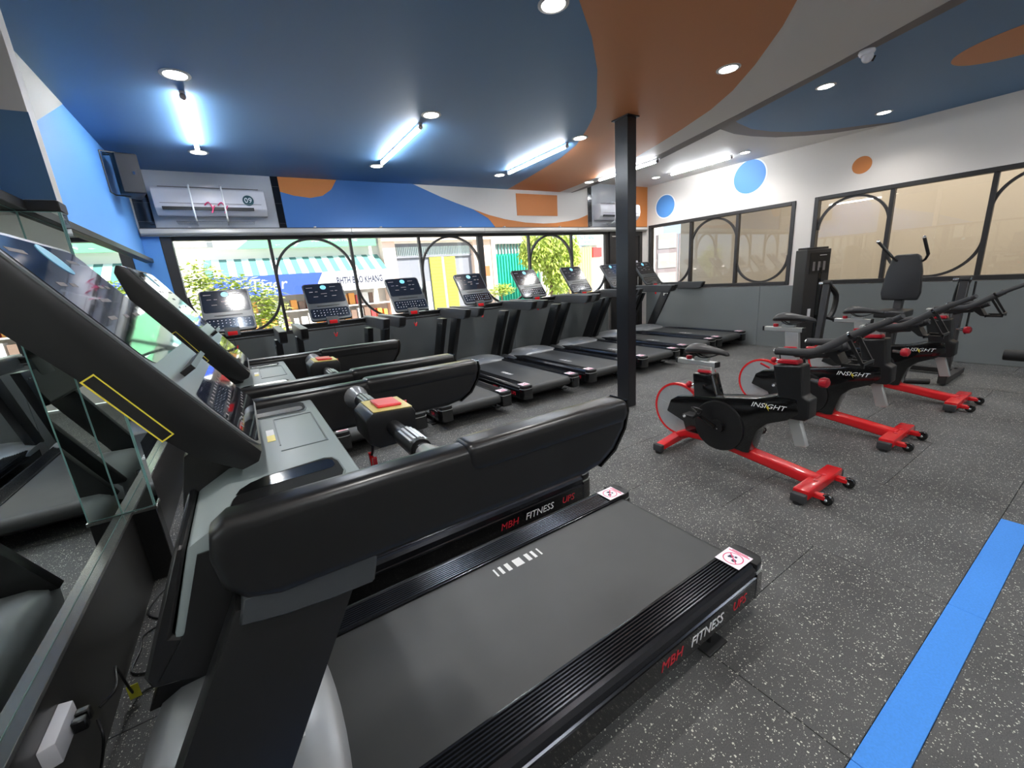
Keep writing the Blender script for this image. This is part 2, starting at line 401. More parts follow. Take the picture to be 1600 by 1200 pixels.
# door
d1 = struct(empty('door_1'))
for xa, xb in ((6.30, 6.36), (7.16, 7.24)): B().box(xa, xb, YW+.0, YW+.12, 0, 2.2).obj('door_frame', 'frame_dark', d1, smooth=False)
B().box(6.36, 7.16, YW, YW+.12, 2.12, 2.2).obj('door_frame', 'frame_dark', d1, smooth=False)
for bx in ((6.37, 6.50, 0.01, 2.11), (7.0, 7.15, .01, 2.11), (6.5, 7.0, .01, .13), (6.5, 7.0, 2.03, 2.11)):
    B().box(bx[0], bx[1], YW+.03, YW+.08, bx[2], bx[3]).obj('door_stile', 'frame_dark', d1, smooth=False)
B().box(6.5, 7.0, YW+.05, YW+.056, .13, 2.03).obj('pane', 'glass_clear', d1, smooth=False)
B().cyl((7.08, YW+.03, 1.6), (7.08, YW-.0, 1.6), .028).obj('lock', 'white_plastic', d1)
B().tube([(7.08, YW+.03, 1.0), (7.08, YW-.03, 1.0), (7.08, YW-.03, 1.3), (7.08, YW+.03, 1.3)], .011).obj('door_handle', 'chrome', d1)

# ------------------------------------------------------------------ right wall (slightly out of square)
wr = struct(empty('wall_right', (7.38, YW, 0), -(PI/2-.047)))
def SY(y): return (YW-y)/math.cos(.047)
def wbox(s0, s1, z0, z1, m, name, par=wr, y0=0, y1=.14): return B().box(s0, s1, y0, y1, z0, z1).obj(name, m, par, smooth=False)
W1 = (SY(6.02), SY(3.33)); W2 = (SY(3.08), SY(.42)); W3 = (SY(.17), SY(-2.5)); ZB, ZT = 1.03, 2.30
wbox(-.3, 9.4, ZT, 3.3, 'paint_right', 'upper_wall')
edges = [-.3, W1[0], W1[1], W2[0], W2[1], W3[0], W3[1], 9.4]
for a, b in ((0, 1), (2, 3), (4, 5), (6, 7)): wbox(edges[a], edges[b], ZB, ZT, 'paint_right', 'wall_pier')
wbox(-.3, 9.4, 0, ZB, 'paint_right', 'lower_wall')
sp = [0, SY(3.76), SY(1.33), SY(-1.1), SY(-3.4)]
for a, b in zip(sp, sp[1:]): B().box(a+.002, b-.002, -.012, 0, .003, 1.02).bevel(.0015, 1).obj('wall_panel', 'wain', wr, smooth=False)
for yc, zc, ry, rz, m, lab in ((5.645, 2.612, .205, .205, 'paint_blue_light', 'small blue circle'), (4.06, 2.80, .255, .255, 'paint_blue_light', 'large blue circle'), (2.56, 2.62, .11, .11, 'mural_orange', 'small orange circle')):
    s = SY(yc)
    if lab != 'small orange circle': B().prism([(s+(ry+.02)*math.cos(a*PI/24), zc+(rz+.02)*math.sin(a*PI/24)) for a in range(48)], 'y', -.002, .001).obj('painted_ring', 'white_edge', wr, smooth=False)
    B().prism([(s+ry*math.cos(a*PI/24), zc+rz*math.sin(a*PI/24)) for a in range(48)], 'y', -.004, .001).obj('painted_circle', m, wr, smooth=False)['label'] = lab
def side_window(n, W_, mull, first_up):
    e = struct(empty('window_%d' % n)); e.location = wr.location; e.rotation_euler = wr.rotation_euler
    s0, s1 = W_; y = .04; fw = .055
    for bx in ((s0, s0+fw, ZB, ZT), (s1-fw, s1, ZB, ZT), (s0+fw, s1-fw, ZB, ZB+fw), (s0+fw, s1-fw, ZT-fw, ZT)):
        B().box(bx[0], bx[1], -.018, .10, bx[2], bx[3]).bevel(.004, 1).obj('window_frame', 'frame_dark', e)
    ed = [s0+fw] + [SY(m) for m in mull] + [s1-fw]
    for s in ed[1:-1]: B().box(s-.024, s+.024, .0, .08, ZB+fw, ZT-fw).bevel(.003, 1).obj('mullion', 'frame_dark', e)
    for k in range(3):
        a, b = ed[k], ed[k+1]; r = (b-a)/2+.01; up = (k % 2 == 0) == first_up
        half_ring((a+b)/2, (ZT-fw-r+.01) if up else (ZB+fw+r-.01), r, up, y, .04, .032, e)
        B().box(a, b, y-.003, y+.003, ZB+.04, ZT-.04).obj('pane', 'glass_side', e, smooth=False)
side_window(2, W1, (5.09, 4.22), False); side_window(3, W2, (2.19, 1.28), True); side_window(4, W3, (-.7, -1.6), False)
# room seen through the side windows
br = struct(empty('trim_2')); br.location = wr.location; br.rotation_euler = wr.rotation_euler
B().box(-.45, 9.4, 1.9, 2.0, 0, 3.3).obj('back_wall', 'beige', br, smooth=False)
B().box(-.3, 9.4, .14, 2.0, 3.2, 3.3).obj('back_ceiling', 'beige', br, smooth=False)
B().box(-.3, 9.4, .14, 6.0, -.08, 0).obj('back_floor', 'street', br, smooth=False)
B().box(9.3, 9.4, .14, 2.0, 0, 3.2).obj('back_wall', 'beige', br, smooth=False)
la = D.lights.new('corridor_fill', 'AREA'); la.shape = 'RECTANGLE'; la.size = 5; la.size_y = .5; la.energy = BACKROOM_W; la.color = (1, .97, .92)  # unseen area light added to brighten the back room
B().box(2.1, 7.1, .75, 1.25, 3.165, 3.2).obj('fill_panel', 'fill_panel_glow', br, smooth=False)  # glowing panel added above the fill light, invented as its fixture
lo = D.objects.new('corridor_fill', la); C.objects.link(lo); lo.parent = br; lo.location = (4.6, 1.0, 3.15)

# ------------------------------------------------------------------ near wall (behind the camera)
struct(B().box(-.95, 7.8, -3.7, -3.6, 0, 3.3).obj('wall_near', 'paint_right', smooth=False))

# ------------------------------------------------------------------ ceiling
ZC, ZR, ZU = 2.87, 3.05, 3.05
BL = [(5.345, 6.09), (5.24, 5.54), (4.88, 3.82), (4.47, 2.6), (4.15, 1.68), (3.85, .97), (3.4, .0), (2.9, -1.1), (1.9, -3.6)]
BR = [(5.36, 6.09), (5.36, 5.66), (5.10, 3.97), (4.69, 2.80), (4.245, 1.71), (3.955, .93), (3.52, .0), (3.03, -1.1), (2.03, -3.6)]
ce = struct(B().prism([(-.95, 6.2), (5.36, 6.2)] + BR + [(-.95, -3.6)], 'z', ZC, 3.25).obj('ceiling', 'paint_white', smooth=False))
rc = [(4.9, 3.2), (5.1, 3.27), (5.37, 3.3), (5.72, 3.34), (6.08, 3.31), (6.5, 3.21), (6.88, 3.01), (7.19, 2.78), (7.43, 2.46), (7.58, 2.2)]
ri = [(7.58, 2.2), (7.42, 2.32), (7.23, 2.46), (6.98, 2.70), (6.65, 2.92), (6.42, 3.02), (6.14, 3.10), (5.76, 3.14), (5.34, 3.08), (5.0, 2.98), (4.6, 2.8)]
B().prism([(1.8, 6.2), (7.9, 6.2), (7.9, -3.6), (1.8, -3.6)], 'z', ZR, 3.25).obj('upper_ceiling', 'paint_white', ce, smooth=False)['label'] = 'white ceiling of the right half, a step higher'
B().prism(rc + ri[1:], 'z', ZR-.003, ZR+.001).obj('painted_crescent', 'paint_grey', ce, smooth=False)['label'] = 'grey crescent edging the blue field'
B().prism(ri + [(2.6, .6), (2.0, -3.6), (7.9, -3.6), (7.9, 1.9)], 'z', ZR-.0028, ZR+.001).obj('painted_field', 'paint_blue', ce, smooth=False)['label'] = 'blue ceiling field of the right half'
bo = [(-.95, 1.25), (-.3, 1.2), (.4, 1.26), (1.1, 1.5), (1.81, 1.94), (2.12, 2.17), (2.46, 2.47), (2.94, 2.97), (3.11, 3.2), (3.27, 3.45), (3.52, 3.89), (3.68, 4.36), (3.8, 4.97), (3.91, 5.58), (3.99, 6.09)]
B().prism(bo + [(-.95, 6.09)], 'z', ZC-.003, ZC+.001).obj('painted_field', 'paint_blue', ce, smooth=False)['label'] = 'blue ceiling field'
ow = [(-.95, -.6), (.3, -.4), (1.3, .15), (2.2, .8), (2.95, 1.4), (3.16, 1.57), (3.53, 1.93), (3.83, 2.27), (4.06, 2.61), (4.28, 3.07), (4.46, 3.49), (4.66, 4.01), (4.86, 4.6), (4.96, 5.1), (5.03, 5.59), (5.08, 6.09)]
B().prism(ow + bo[::-1], 'z', ZC-.0025, ZC+.001).obj('painted_field', 'paint_orange', ce, smooth=False)['label'] = 'orange ceiling band'
B().prism(BL + [(p[0]-.001, p[1]) for p in BR[::-1]], 'z', ZC-.003, ZC+.001).obj('painted_strip', 'paint_grey', ce, smooth=False)['label'] = 'grey strip along the ceiling step'
ell = [(5.8+.42*math.cos(a*PI/24), .85+.54*math.sin(a*PI/24)) for a in range(48)]
B().prism(ell, 'z', ZR-.005, ZR+.001).obj('painted_disc', 'paint_orange', ce, smooth=False)['label'] = 'orange disc on the blue ceiling field'

# ------------------------------------------------------------------ lamps
def tube_light(x, y0, y1, z, label):
    e = empty('tube_light', (x, (y0+y1)/2, z)); h = (y1-y0)/2
    B().box(-.016, .016, -h, h, -.022, 0).obj('housing', 'white_plastic', e)
    B().cyl((0, -h+.02, -.036), (0, h-.02, -.036), .0165, 12).obj('tube', 'tube_on', e)
    for s in (-1, 1): B().cyl((0, s*(h-.022), -.036), (0, s*h, -.036), .019, 12).obj('end_cap', 'paint_grey', e)
    tag(e, label, 'light', 'ceiling tube lights')
tl = ['first ceiling tube light, above the left mirror wall', 'second tube light on the blue ceiling', 'third tube light, at the orange edge of the blue ceiling', 'fourth tube light, passing behind the black column', 'fifth tube light, nearest the wall with painted circles']
for k, (x, z) in enumerate(((-.05, ZC), (1.65, ZC), (3.35, ZC), (5.02, ZC), (6.76, ZR))): tube_light(x, 3.84 if k < 3 else 3.96, 5.06, z, tl[k])
for x, z, lb in ((-.05, ZC, 'added fill tube light behind the camera by the mirror wall'), (1.65, ZC, 'added fill tube light behind the camera, second from the mirror wall'), (4.6, ZR, 'added fill tube light behind the camera on the right'), (6.5, ZR, 'added fill tube light behind the camera by the side windows')): tube_light(x, -1.7, -.5, z, lb)  # out-of-view tubes added to brighten the near ceiling and walls
def downlight(x, y, z, label):
    e = empty('downlight', (x, y, z))
    B().lathe([(.062, 0), (.084, 0), (.084, -.006), (.064, -.009), (.062, -.004)], (0, 0, 0)).obj('trim_ring', 'lamp_rim', e)
    B().cyl((0, 0, -.001), (0, 0, -.0055), .063, 24).obj('diffuser', 'lens_on', e)
    l = D.lights.new('lamp', 'SPOT'); l.energy = DOWN_SPOT; l.spot_size = math.radians(140); l.spot_blend = .7; l.shadow_soft_size = .06; l.color = (1, .985, .965)
    o = D.objects.new('lamp', l); C.objects.link(o); o.parent = e; o.location = (0, 0, -.02)
    tag(e, label, 'light', 'round recessed ceiling downlights')
for x, y, z, lb in ((-.06, 3.60, ZC, 'large round downlight at the near end of the left tube light'), (-.05, 5.27, ZC, 'round downlight at the window end of the left tube light'),
    (1.67, 3.64, ZC, 'round downlight at the near end of the second tube light'), (1.66, 5.29, ZC, 'round downlight at the window end of the second tube light'),
    (3.38, 3.67, ZC, 'round downlight on the border of blue and orange ceiling'), (3.36, 5.29, ZC, 'round downlight at the window end of the third tube light'),
    (1.70, 2.02, ZC, 'round downlight cut by the top edge of the photo'), (3.39, 2.05, ZC, 'round downlight alone on the orange ceiling near the grey strip'),
    (5.16, 2.12, ZU, 'left downlight of the two on the blue right-hand ceiling'), (6.84, 2.17, ZU, 'right downlight of the two on the blue right-hand ceiling'),
    (6.84, 3.81, ZR, 'small downlight at the near end of the fifth tube light'), (6.79, 5.39, ZR, 'small downlight at the window end of the fifth tube light'),
    (5.06, 5.31, ZC, 'small downlight at the window end of the fourth tube light'),
    (-.05, .4, ZC, 'added unseen downlight behind the camera on the left'), (1.7, .3, ZC, 'added unseen downlight over the blue floor stripe'), (5.2, .2, ZU, 'added unseen downlight on the right-hand ceiling near the camera'), (6.9, .2, ZU, 'added unseen downlight near the camera by the side windows'),  # from here on: unseen downlights, added to light the near half of the room
    (1.2, -1.6, ZC, 'added unseen downlight at the back of the room on the left'), (5.0, -1.6, ZU, 'added unseen downlight at the back of the room on the right')):
    downlight(x, y, z, lb)

# ------------------------------------------------------------------ column
co = B().box(3.355, 3.475, 2.99, 3.155, 0, ZC-.003).bevel(.004, 1).obj('steel_column', 'column_black')
tag(co, 'slim black steel column standing free in the middle of the room', 'column')
B().box(3.335, 3.495, 2.97, 3.175, ZC-.014, ZC-.0035).obj('top_plate', 'column_black', co, smooth=False)

# ------------------------------------------------------------------ treadmill
def make_treadmill(slim=False):
    t = empty('treadmill')
    for s in (-1, 1):
        pr = [(.298, .10), (.298, .245)]
        for k in range(9):
            y = .304+k*.0115; pr += [(y, .2455), (y+.002, .2515), (y+.0065, .2515), (y+.0085, .2455)]
        pr += [(.410, .251), (.424, .247), (.434, .232), (.437, .212), (.434, .206), (.434, .202), (.440, .198), (.441, .10)]
        rl = B().prism([(s*a, b) for a, b in pr], 'x', -.32, 1.575).obj('side_rail', 'rail_black', t, ang=20)
        B().box(-.30, 1.56, s*.4405-.0015*(s < 0), s*.4405+.0015*(s > 0), .105, .192).obj('side_panel', 'black_gloss', rl)
        ec = [(1.575, .298), (1.60, .298), (1.645, .305), (1.655, .33), (1.655, .385), (1.645, .42), (1.62, .437), (1.575, .441)]
        c = B().prism([(a, s*b) for a, b in ec], 'z', .095, .215).obj('end_cap', 'black_gloss', t)
        B().prism([(a-.004*(a > 1.6), s*(b-.004*(b > .42))) for a, b in ec], 'z', .219, .256).bevel(.006, 2).obj('cap_top', 'black_satin', c)
        B().prism([(a-.002, s*b) for a, b in ec], 'z', .213, .221).obj('trim_line', 'alu', c)
        st = B().box(1.49, 1.60, min(s*.303, s*.407), max(s*.303, s*.407), .2575, .2582).obj('warning_sticker', 'sticker_white', t, smooth=False)
        st['label'] = 'white warning sticker with a pink ring and footprints'
        B().lathe([(.036, 0), (.040, 0), (.040, .0004), (.036, .0004)], (1.54, s*.355, .2584), n=28).obj('ring', 'pink_print', st)
        for dx, dy, r in ((-.012, -.01, .010), (.006, .012, .010), (.014, -.004, .006), (-.002, .018, .005)):
            B().cyl((1.54+dx, s*.355+dy, .2584), (1.54+dx, s*.355+dy, .2590), r, 10).obj('footprint', 'ink_dark', st)
        B().box(-.035, .035, -.0025, .0025, .2585, .2593).xf(Matrix.Translation((1.54, s*.355, 0)) @ Matrix.Rotation(.8, 4, 'Z')).obj('slash', 'pink_print', st)
        for k in range(2): B().box(1.583+k*.008, 1.588+k*.008, s*.355-.044+k*.01, s*.355+.044-k*.01, .2584, .2588).obj('caption_line', 'pink_print', st, smooth=False)
        # brand lettering on the outer side panel
        yy = s*.4428
        for tx, xc, m in (('MBH', 1.016, 'red_print'), ('FITNESS', 1.226, 'pale_print'), ('UPS', 1.443, 'red_print')):
            mw = frame3((xc, yy, .148), (1, 0, 0), (0, 0, 1)) if s < 0 else frame3((2.46-xc, yy, .148), (-1, 0, 0), (0, 0, 1))
            text('lettering', tx, .058, m, t, mw, .22)
        # rear foot
        f = B().cyl((1.31, s*.40, .0), (1.31, s*.40, .105), .012, 10).obj('levelling_foot', 'black_satin', t)
        B().box(1.25, 1.37, s*.40-.045, s*.40+.045, 0.0005, .012).bevel(.003, 1).obj('foot_pad', 'black_matt', f)
        B().cyl((-.2, s*.38, .028), (-.2, s*.42, .028), .028, 14).obj('transport_wheel', 'black_matt', t)
        B().box(-.24, -.16, s*.36-.012, s*.36+.012, .02, .12).obj('wheel_bracket', 'black_satin', t)
        # upright post
        up = B().prism([(-.50, .23), (-.30, .23), (.098, 1.0), (-.105, 1.0)], 'y', s*.37, s*.437).bevel(.006, 2).obj('upright', 'black_satin', t)
        for bx, bz in ((-.05, .93), (-.02, .93), (-.05, .90), (.03, .93)):
            B().cyl((bx, s*.372, bz), (bx, s*.364, bz), .007, 10).obj('bolt', 'chrome', up)
        if slim:
            B().prism([(-.10, 1.138), (-.04, 1.03), (.70, 1.018), (.735, 1.03), (.775, 1.10), (.785, 1.142), (.30, 1.148), (-.10, 1.148)], 'y', s*.380, s*.452).bevel(.014, 3, 50).obj('handrail', 'rail_plastic', t)
            B().prism([(.738, 1.035), (.765, 1.04), (.805, 1.105), (.812, 1.138), (.786, 1.142), (.775, 1.10)], 'y', s*.382, s*.450).bevel(.006, 2, 50).obj('end_cap', 'black_satin', t)
            continue
        # wrap bracket under the handrail
        B().prism([(-.105, .972), (-.04, .958), (.04, .950), (.109, .948), (.125, 1.01), (-.09, 1.02)], 'y', s*.362, s*.4415).bevel(.004, 1).obj('rail_bracket', 'slim_face', t)
        # handrail fairing
        prf = [(-.118, 1.10), (-.112, 1.045), (-.085, 1.01), (-.04, .995), (.64, .985), (.70, .995), (.75, 1.025), (.788, 1.075), (.80, 1.12), (.795, 1.15), (-.085, 1.158), (-.11, 1.14)]
        h = B().prism(prf, 'y', s*.375, s*.445).bevel(.024, 4, 50).obj('handrail', 'rail_side', t)
        g = [(.325, 1.12), (.335, 1.1), (.36, 1.094), (.79, 1.09), (.80, 1.115), (.797, 1.154), (.325, 1.161)]
        B().prism(g, 'y', s*.372, s*.449).bevel(.022, 4, 50).obj('grip_cover', 'rail_side', h)
        B().prism([(.80, 1.12), (.795, 1.15), (.80, 1.152), (.806, 1.12), (.794, 1.072), (.755, 1.02), (.70, .990), (.70, .995), (.75, 1.025), (.788, 1.075)], 'y', s*.379, s*.441).obj('end_seam', 'black_gloss', h)
    B().box(-.40, 1.50, -.29, .29, .09, .15).obj('undercarriage', 'black_matt', t, smooth=False)
    # belt
    pr = [(-.05, .237)] + [(x_, z_) for x_, z_ in arc(1.565, .182, .055, 90, -90, 10)] + [(-.05, .127)]
    b = B().prism(pr, 'y', -.296, .296).obj('belt', 'belt', t, ang=50)
    for i, wd in enumerate((.008, .014, .02, .042, .02, .014, .008)):
        xx = (.70, .725, .757, .80, .865, .90, .935)[i]
        B().box(xx, xx+wd, *((-.16, -.11) if slim else (.198, .248)), .2372, .2376).obj('belt_mark', 'pale_print', b, smooth=False)
    # motor hood
    hd = B(); N = 12; vs_ = []
    prof = [(-.47, .10), (-.475, .20), (-.455, .265), (-.40, .305), (-.25, .315), (-.12, .30), (-.03, .272), (-.005, .25), (-.005, .238)]
    for j in range(N+1):
        v = -.44+.88*j/N; k = 1-abs(v/.44)**3
        row = []
        for i, (px, pz) in enumerate(prof):
            dx = (.02-.05*abs(v/.44)**2) if i > 4 else (-.02*k if i < 4 else 0)
            row.append(hd.bm.verts.new((px+dx, v, pz if pz < .21 else .2+(pz-.2)*(.42+.58*k))))
        vs_.append(row)
    for j in range(N):
        for i in range(len(prof)-1): hd.bm.faces.new((vs_[j][i], vs_[j][i+1], vs_[j+1][i+1], vs_[j+1][i]))
    for row in (vs_[0], vs_[-1]): hd.bm.faces.new(row)
    hd.bm.faces.new([vs_[j][0] for j in range(N+1)] + [vs_[j][-1] for j in range(N, -1, -1)])
    h = hd.obj('motor_hood', 'hood_grey', t, ang=60)
    B().box(-.10, -.085, -.075, .03, .300, .3025).obj('hood_print', 'pale_print', h, smooth=False)
    # console tray
    if not slim:
        tr = B().prism([(.135, 1.132), (.14, 1.12), (.13, 1.09), (-.03, 1.06), (-.12, 1.02), (-.175, .945), (-.20, .95), (-.15, 1.10), (-.09, 1.132)], 'y', -.370, .370).bevel(.008, 2).obj('console_tray', 'tray_grey', t)
        B().prism([(-.203, .955), (-.150, 1.105), (-.165, 1.108), (-.25, .90), (-.245, .875), (-.18, .86), (-.12, .90), (-.10, 1.0), (-.17, .94)], 'y', -.370, .370).bevel(.005, 1).obj('console_front', 'black_satin', t)
        for s in (-1, 1):
            B().prism([(.125, 1.085), (-.03, 1.085), (-.14, 1.085), (-.185, .955), (-.235, .885), (-.17, .86), (-.05, .93), (.05, 1.02)], 'y', s*.371, s*.3745).obj('side_cheek', 'black_satin', t)
            hp = [(-.087, .358), (-.08, .31), (-.06, .265), (-.03, .24), (.085, .225), (.100, .235), (.107, .262), (.108, .32), (.10, .345), (.085, .35), (-.05, .350)]
            B().prism([(x_*1.03, s*(y_+(.004 if y_ > .29 else -.004))) for x_, y_ in hp], 'z', 1.1325, 1.1345).obj('holder_rim', 'tray_dark', tr)
            h_ = B().prism([(x_, s*y_) for x_, y_ in hp], 'z', 1.1345, 1.1352).obj('bottle_holder', 'recess_shade', tr)  # flat dark sheet on the tray, paints in the shade of a recess
            B().prism([(x_*.9+.002, s*(.29+(y_-.29)*.45-.025)) for x_, y_ in hp], 'z', 1.1352, 1.1357).obj('holder_floor', 'black_gloss', h_)
        for bx in ((.012, .115, -.104, -.100), (.012, .115, .192, .196), (.112, .115, -.10, .193), (.012, .015, -.06, .193)):
            B().box(bx[0], bx[1], bx[2], bx[3], 1.1322, 1.1338).obj('phone_ledge', 'tray_dark', tr, smooth=False)
        B().box(-.011, .007, -.01, .042, 1.1323, 1.133).obj('notice', 'yellow_print', tr, smooth=False); B().box(-.011, .007, .042, .095, 1.1323, 1.133).obj('notice', 'pale_print', tr, smooth=False)
        B().prism([(-.22, .90), (-.12, .90), (-.055, 1.135), (-.03, 1.17), (-.10, 1.22), (-.16, 1.18)], 'y', -.13, .13).bevel(.01, 2).obj('console_neck', 'black_satin', t)
    else:
        B().box(-.02, .03, -.40, .40, 1.058, 1.070).bevel(.003, 1).obj('lower_bar', 'rail_plastic', t)
        B().box(-.03, -.005, -.40, .40, 1.070, 1.105).obj('cross_panel', 'black_satin', t)
        B().prism([(-.10, 1.10), (.03, 1.10), (.01, 1.18), (-.06, 1.20)], 'y', -.07, .07).bevel(.006, 2).obj('console_neck', 'rail_plastic', t)
    # display console : lit face from (-.02,1.185) to (-.31,1.62)
    pf = [(-.02, 1.185), (-.31, 1.62), (-.335, 1.628), (-.345, 1.60), (-.318, 1.475), (-.245, 1.375), (-.165, 1.25), (-.125, 1.20), (-.06, 1.155), (-.03, 1.165)]
    if slim: pf = [(-.01, 1.165), (-.352, 1.594), (-.362, 1.60), (-.382, 1.585), (-.385, 1.57), (-.06, 1.155), (-.035, 1.145)]
    u = Vector((-.342, 0, .429) if slim else (-.29, 0, .435)).normalized(); nrm = Vector((u.z, 0, -u.x)); base = Vector((-.01, 0, 1.165) if slim else (-.02, 0, 1.185))
    fc, gl = ('slim_face', 'slim_glass') if slim else ('console_face', 'screen_glass')
    Fm = Matrix(((0, u.x, nrm.x, base.x), (1, 0, 0, 0), (0, u.z, nrm.z, base.z), (0, 0, 0, 1)))  # local: x=lateral, y=up the face, z=out
    if slim:
        P_ = []
        for cx, cy, a in ((.195, .50, 0), (-.195, .50, 90), (-.195, .025, 180), (.195, .025, 270)):
            P_ += [(cx+.04*math.cos(math.radians(a+i*15)), cy+.04*math.sin(math.radians(a+i*15))) for i in range(7)]
        cn = B().prism(P_, 'z', -.032, 0).bevel(.006, 2, 50).xf(Fm).obj('display_console', 'slim_face', t)
    else: cn = B().prism(pf, 'y', -.235, .235).bevel(.009, 2).obj('display_console', 'black_satin', t)
    def face(name, x0, x1, y0, y1, z0, z1, m, par=cn, bev=0, rnd=0):
        q = B()
        if rnd:
            P = []
            for cx, cy, a in ((x1-rnd, y1-rnd, 0), (x0+rnd, y1-rnd, 90), (x0+rnd, y0+rnd, 180), (x1-rnd, y0+rnd, 270)):
                P += [(cx+rnd*math.cos(math.radians(a+i*18)), cy+rnd*math.sin(math.radians(a+i*18))) for i in range(6)]
            q.prism(P, 'z', z0, z1)
        else: q.box(x0, x1, y0, y1, z0, z1)
        if bev: q.bevel(bev, 1)
        return q.xf(Fm).obj(name, m, par)
    face('face_plate', -.228, .228, *((-.008, .533) if slim else (.006, .517)), -.001, .003, fc, rnd=.034)
    face('screen', -.218, .218, .235, .523 if slim else .508, .003, .0045, gl, rnd=.026)
    kp = face('keypad', -.218, .218, .014, .155, .003, .0045, gl, rnd=.025)
    for r_ in range(3):
        for c_ in range(11):
            if (r_*11+c_) % 7 == 5 and r_: continue
            xx = -.18+c_*.036; yy = .125-r_*.036
            face('key', xx-.005, xx+.005, yy-.003, yy+.003, .0045, .0049, 'pale_print' if slim else 'paint_grey', t)
    face('reading_ledge', -.13, .13, .186, .197, .003, .008 if slim else .028, 'black_satin')
    stk = B().lathe([(.001, 0), (.034, 0), (.034, .0008), (.001, .0008)], (0, 0, 0), n=24).xf(Fm @ Matrix.Translation((0, .472, .0047))).obj('round_sticker', 'blue_sticker', cn)
    stk['label'] = 'round pale blue sticker'
    for xx, yy, ww in ((-.16, .475, .07), (.11, .475, .07), (-.15, .41, .04), (-.09, .41, .03), (.09, .41, .035), (.14, .41, .03), (-.01, .375, .07), (-.11, .335, .05), (0, .335, .03), (.10, .335, .05)):
        face('screen_print', xx-ww/2, xx+ww/2, yy-.004, yy+.004, .0046, .0049, 'paint_grey', t)
    # yellow framed label plate on each end of the console
    for s in (() if slim else (-1, 1)):
        u2 = Vector((.489, 0, -.872)); n2 = Vector((-.872, 0, -.489)); o0 = Vector((-.31, 0, 1.62))
        def P(a, d): q = o0+u2*a+n2*d; return (q.x, q.z)
        pl = B().prism([P(.25, .061), P(.397, .0556), P(.397, .0335), P(.252, .039)], 'y', s*.2352, s*.2362).obj('side_plate', 'black_gloss', cn)
        for q4 in ((P(.25, .061), P(.397, .0556), P(.397, .0535), P(.25, .0585)), (P(.25, .041), P(.397, .0357), P(.397, .0335), P(.25, .039)), (P(.25, .061), P(.2525, .061), P(.2525, .039), P(.25, .039)), (P(.3945, .0556), P(.397, .0556), P(.397, .0335), P(.3945, .0335))):
            B().prism(list(q4), 'y', s*.2362, s*.2368).obj('yellow_line', 'yellow_print', pl)
    # cross bar with pulse grips and stop module
    if slim:
        cb = B().cyl((.0, -.40, 1.118), (.0, .40, 1.118), .016, 12).obj('cross_bar', 'black_satin', t)
        sm = B().box(-.02, .03, -.045, .045, 1.105, 1.148).bevel(.006, 2).obj('stop_button', 'red_gloss', cb); sm['label'] = 'red stop button'
        B().tube([(.03, .0, 1.10), (.035, .0, 1.04), (.03, .0, .99)], .003, 6).obj('safety_cord', 'cable', cb)
        B().prism([(-.010, 0), (.010, .0), (.024, .05), (.014, .05), (0, .018), (-.014, .05), (-.024, .05)], 'x', .025, .037).xf(Matrix.Translation((0, .0, .945))).obj('safety_clip', 'red_gloss', cb)
        return t
    cb = B().cyl((.285, -.372, 1.112), (.285, .372, 1.112), .020, 16).obj('cross_bar', 'black_satin', t)
    for s in (-1, 1):
        B().cyl((.285, s*.375, 1.105), (.285, s*.30, 1.112), .042, 18, .022).obj('bar_boss', 'hood_grey', cb)
        B().cyl((.285, s*.16, 1.112), (.285, s*.28, 1.112), .026, 16).obj('grip', 'black_satin', cb)
        for a in (40, 62, 84, 106, 128):
            dx = .0262*math.cos(math.radians(a)); dz = .0262*math.sin(math.radians(a))
            B().box(.285+dx-.003, .285+dx+.003, s*.175-.0, s*.265+.0, 1.112+dz-.002, 1.112+dz+.0015).obj('pulse_strip', 'alu', cb)
    sm = B().prism([(.215, 1.145), (.235, 1.162), (.345, 1.155), (.352, 1.14), (.345, 1.08), (.32, 1.062), (.24, 1.062), (.215, 1.08)], 'y', -.075, .075).bevel(.006, 2).obj('stop_module', 'black_satin', t)
    B().prism([(.238, 1.1625), (.345, 1.1555), (.345, 1.1575), (.238, 1.1645)], 'y', -.068, .068).obj('module_plate', 'stop_yellow', sm)
    B().prism([(.258, 1.163), (.325, 1.158), (.325, 1.167), (.258, 1.172)], 'y', -.042, .042).bevel(.003, 1).obj('stop_button', 'stop_red', sm)['label'] = 'red rectangular stop button'
    cl = B().tube([(.24, .03, 1.065), (.245, .04, 1.03), (.24, .05, 1.0)], .004, 8, sub=3).obj('safety_cord', 'cable', sm)
    B().prism([(-.012, 0), (.012, .0), (.030, .07), (.018, .07), (0, .02), (-.018, .07), (-.030, .07)], 'x', .235, .247).xf(Matrix.Translation((0, .05, .93))).obj('safety_clip', 'red_gloss', sm)['label'] = 'red safety clip hanging on a cord'
    B().cyl((.356, .03, 1.10), (.356, .03, 1.15), .006, 8).obj('key_tag', 'red_gloss', sm)
    return t
tm0 = make_treadmill(); tm0.name = 'treadmill'
G1 = 'treadmills facing the mirror wall'; G2 = 'treadmills facing the street window'
tm0.location = (0, 1.157, 0)
tag(tm0, 'black treadmill nearest the camera, its whole belt and lettered side in view, facing the mirror', 'treadmill', G1)
tmB = copy_tree(tm0); tmB.location = (0, 2.21, 0)
tmS = make_treadmill(True)
tag(tmB, 'second black treadmill facing the mirror, mostly hidden behind the nearest one', 'treadmill', G1)
names = ['far left corner behind the mirror-facing pair', 'second from the left, under the arched pane', 'third from the left, screen before the white sign', 'fourth from the left, screen before the yellow doors',
         'fifth from the left, screen before the green gate', 'sixth from the left, screen before the tree', 'seventh from the left, cut by the black column', 'last on the right, standing along the grey wall panels']
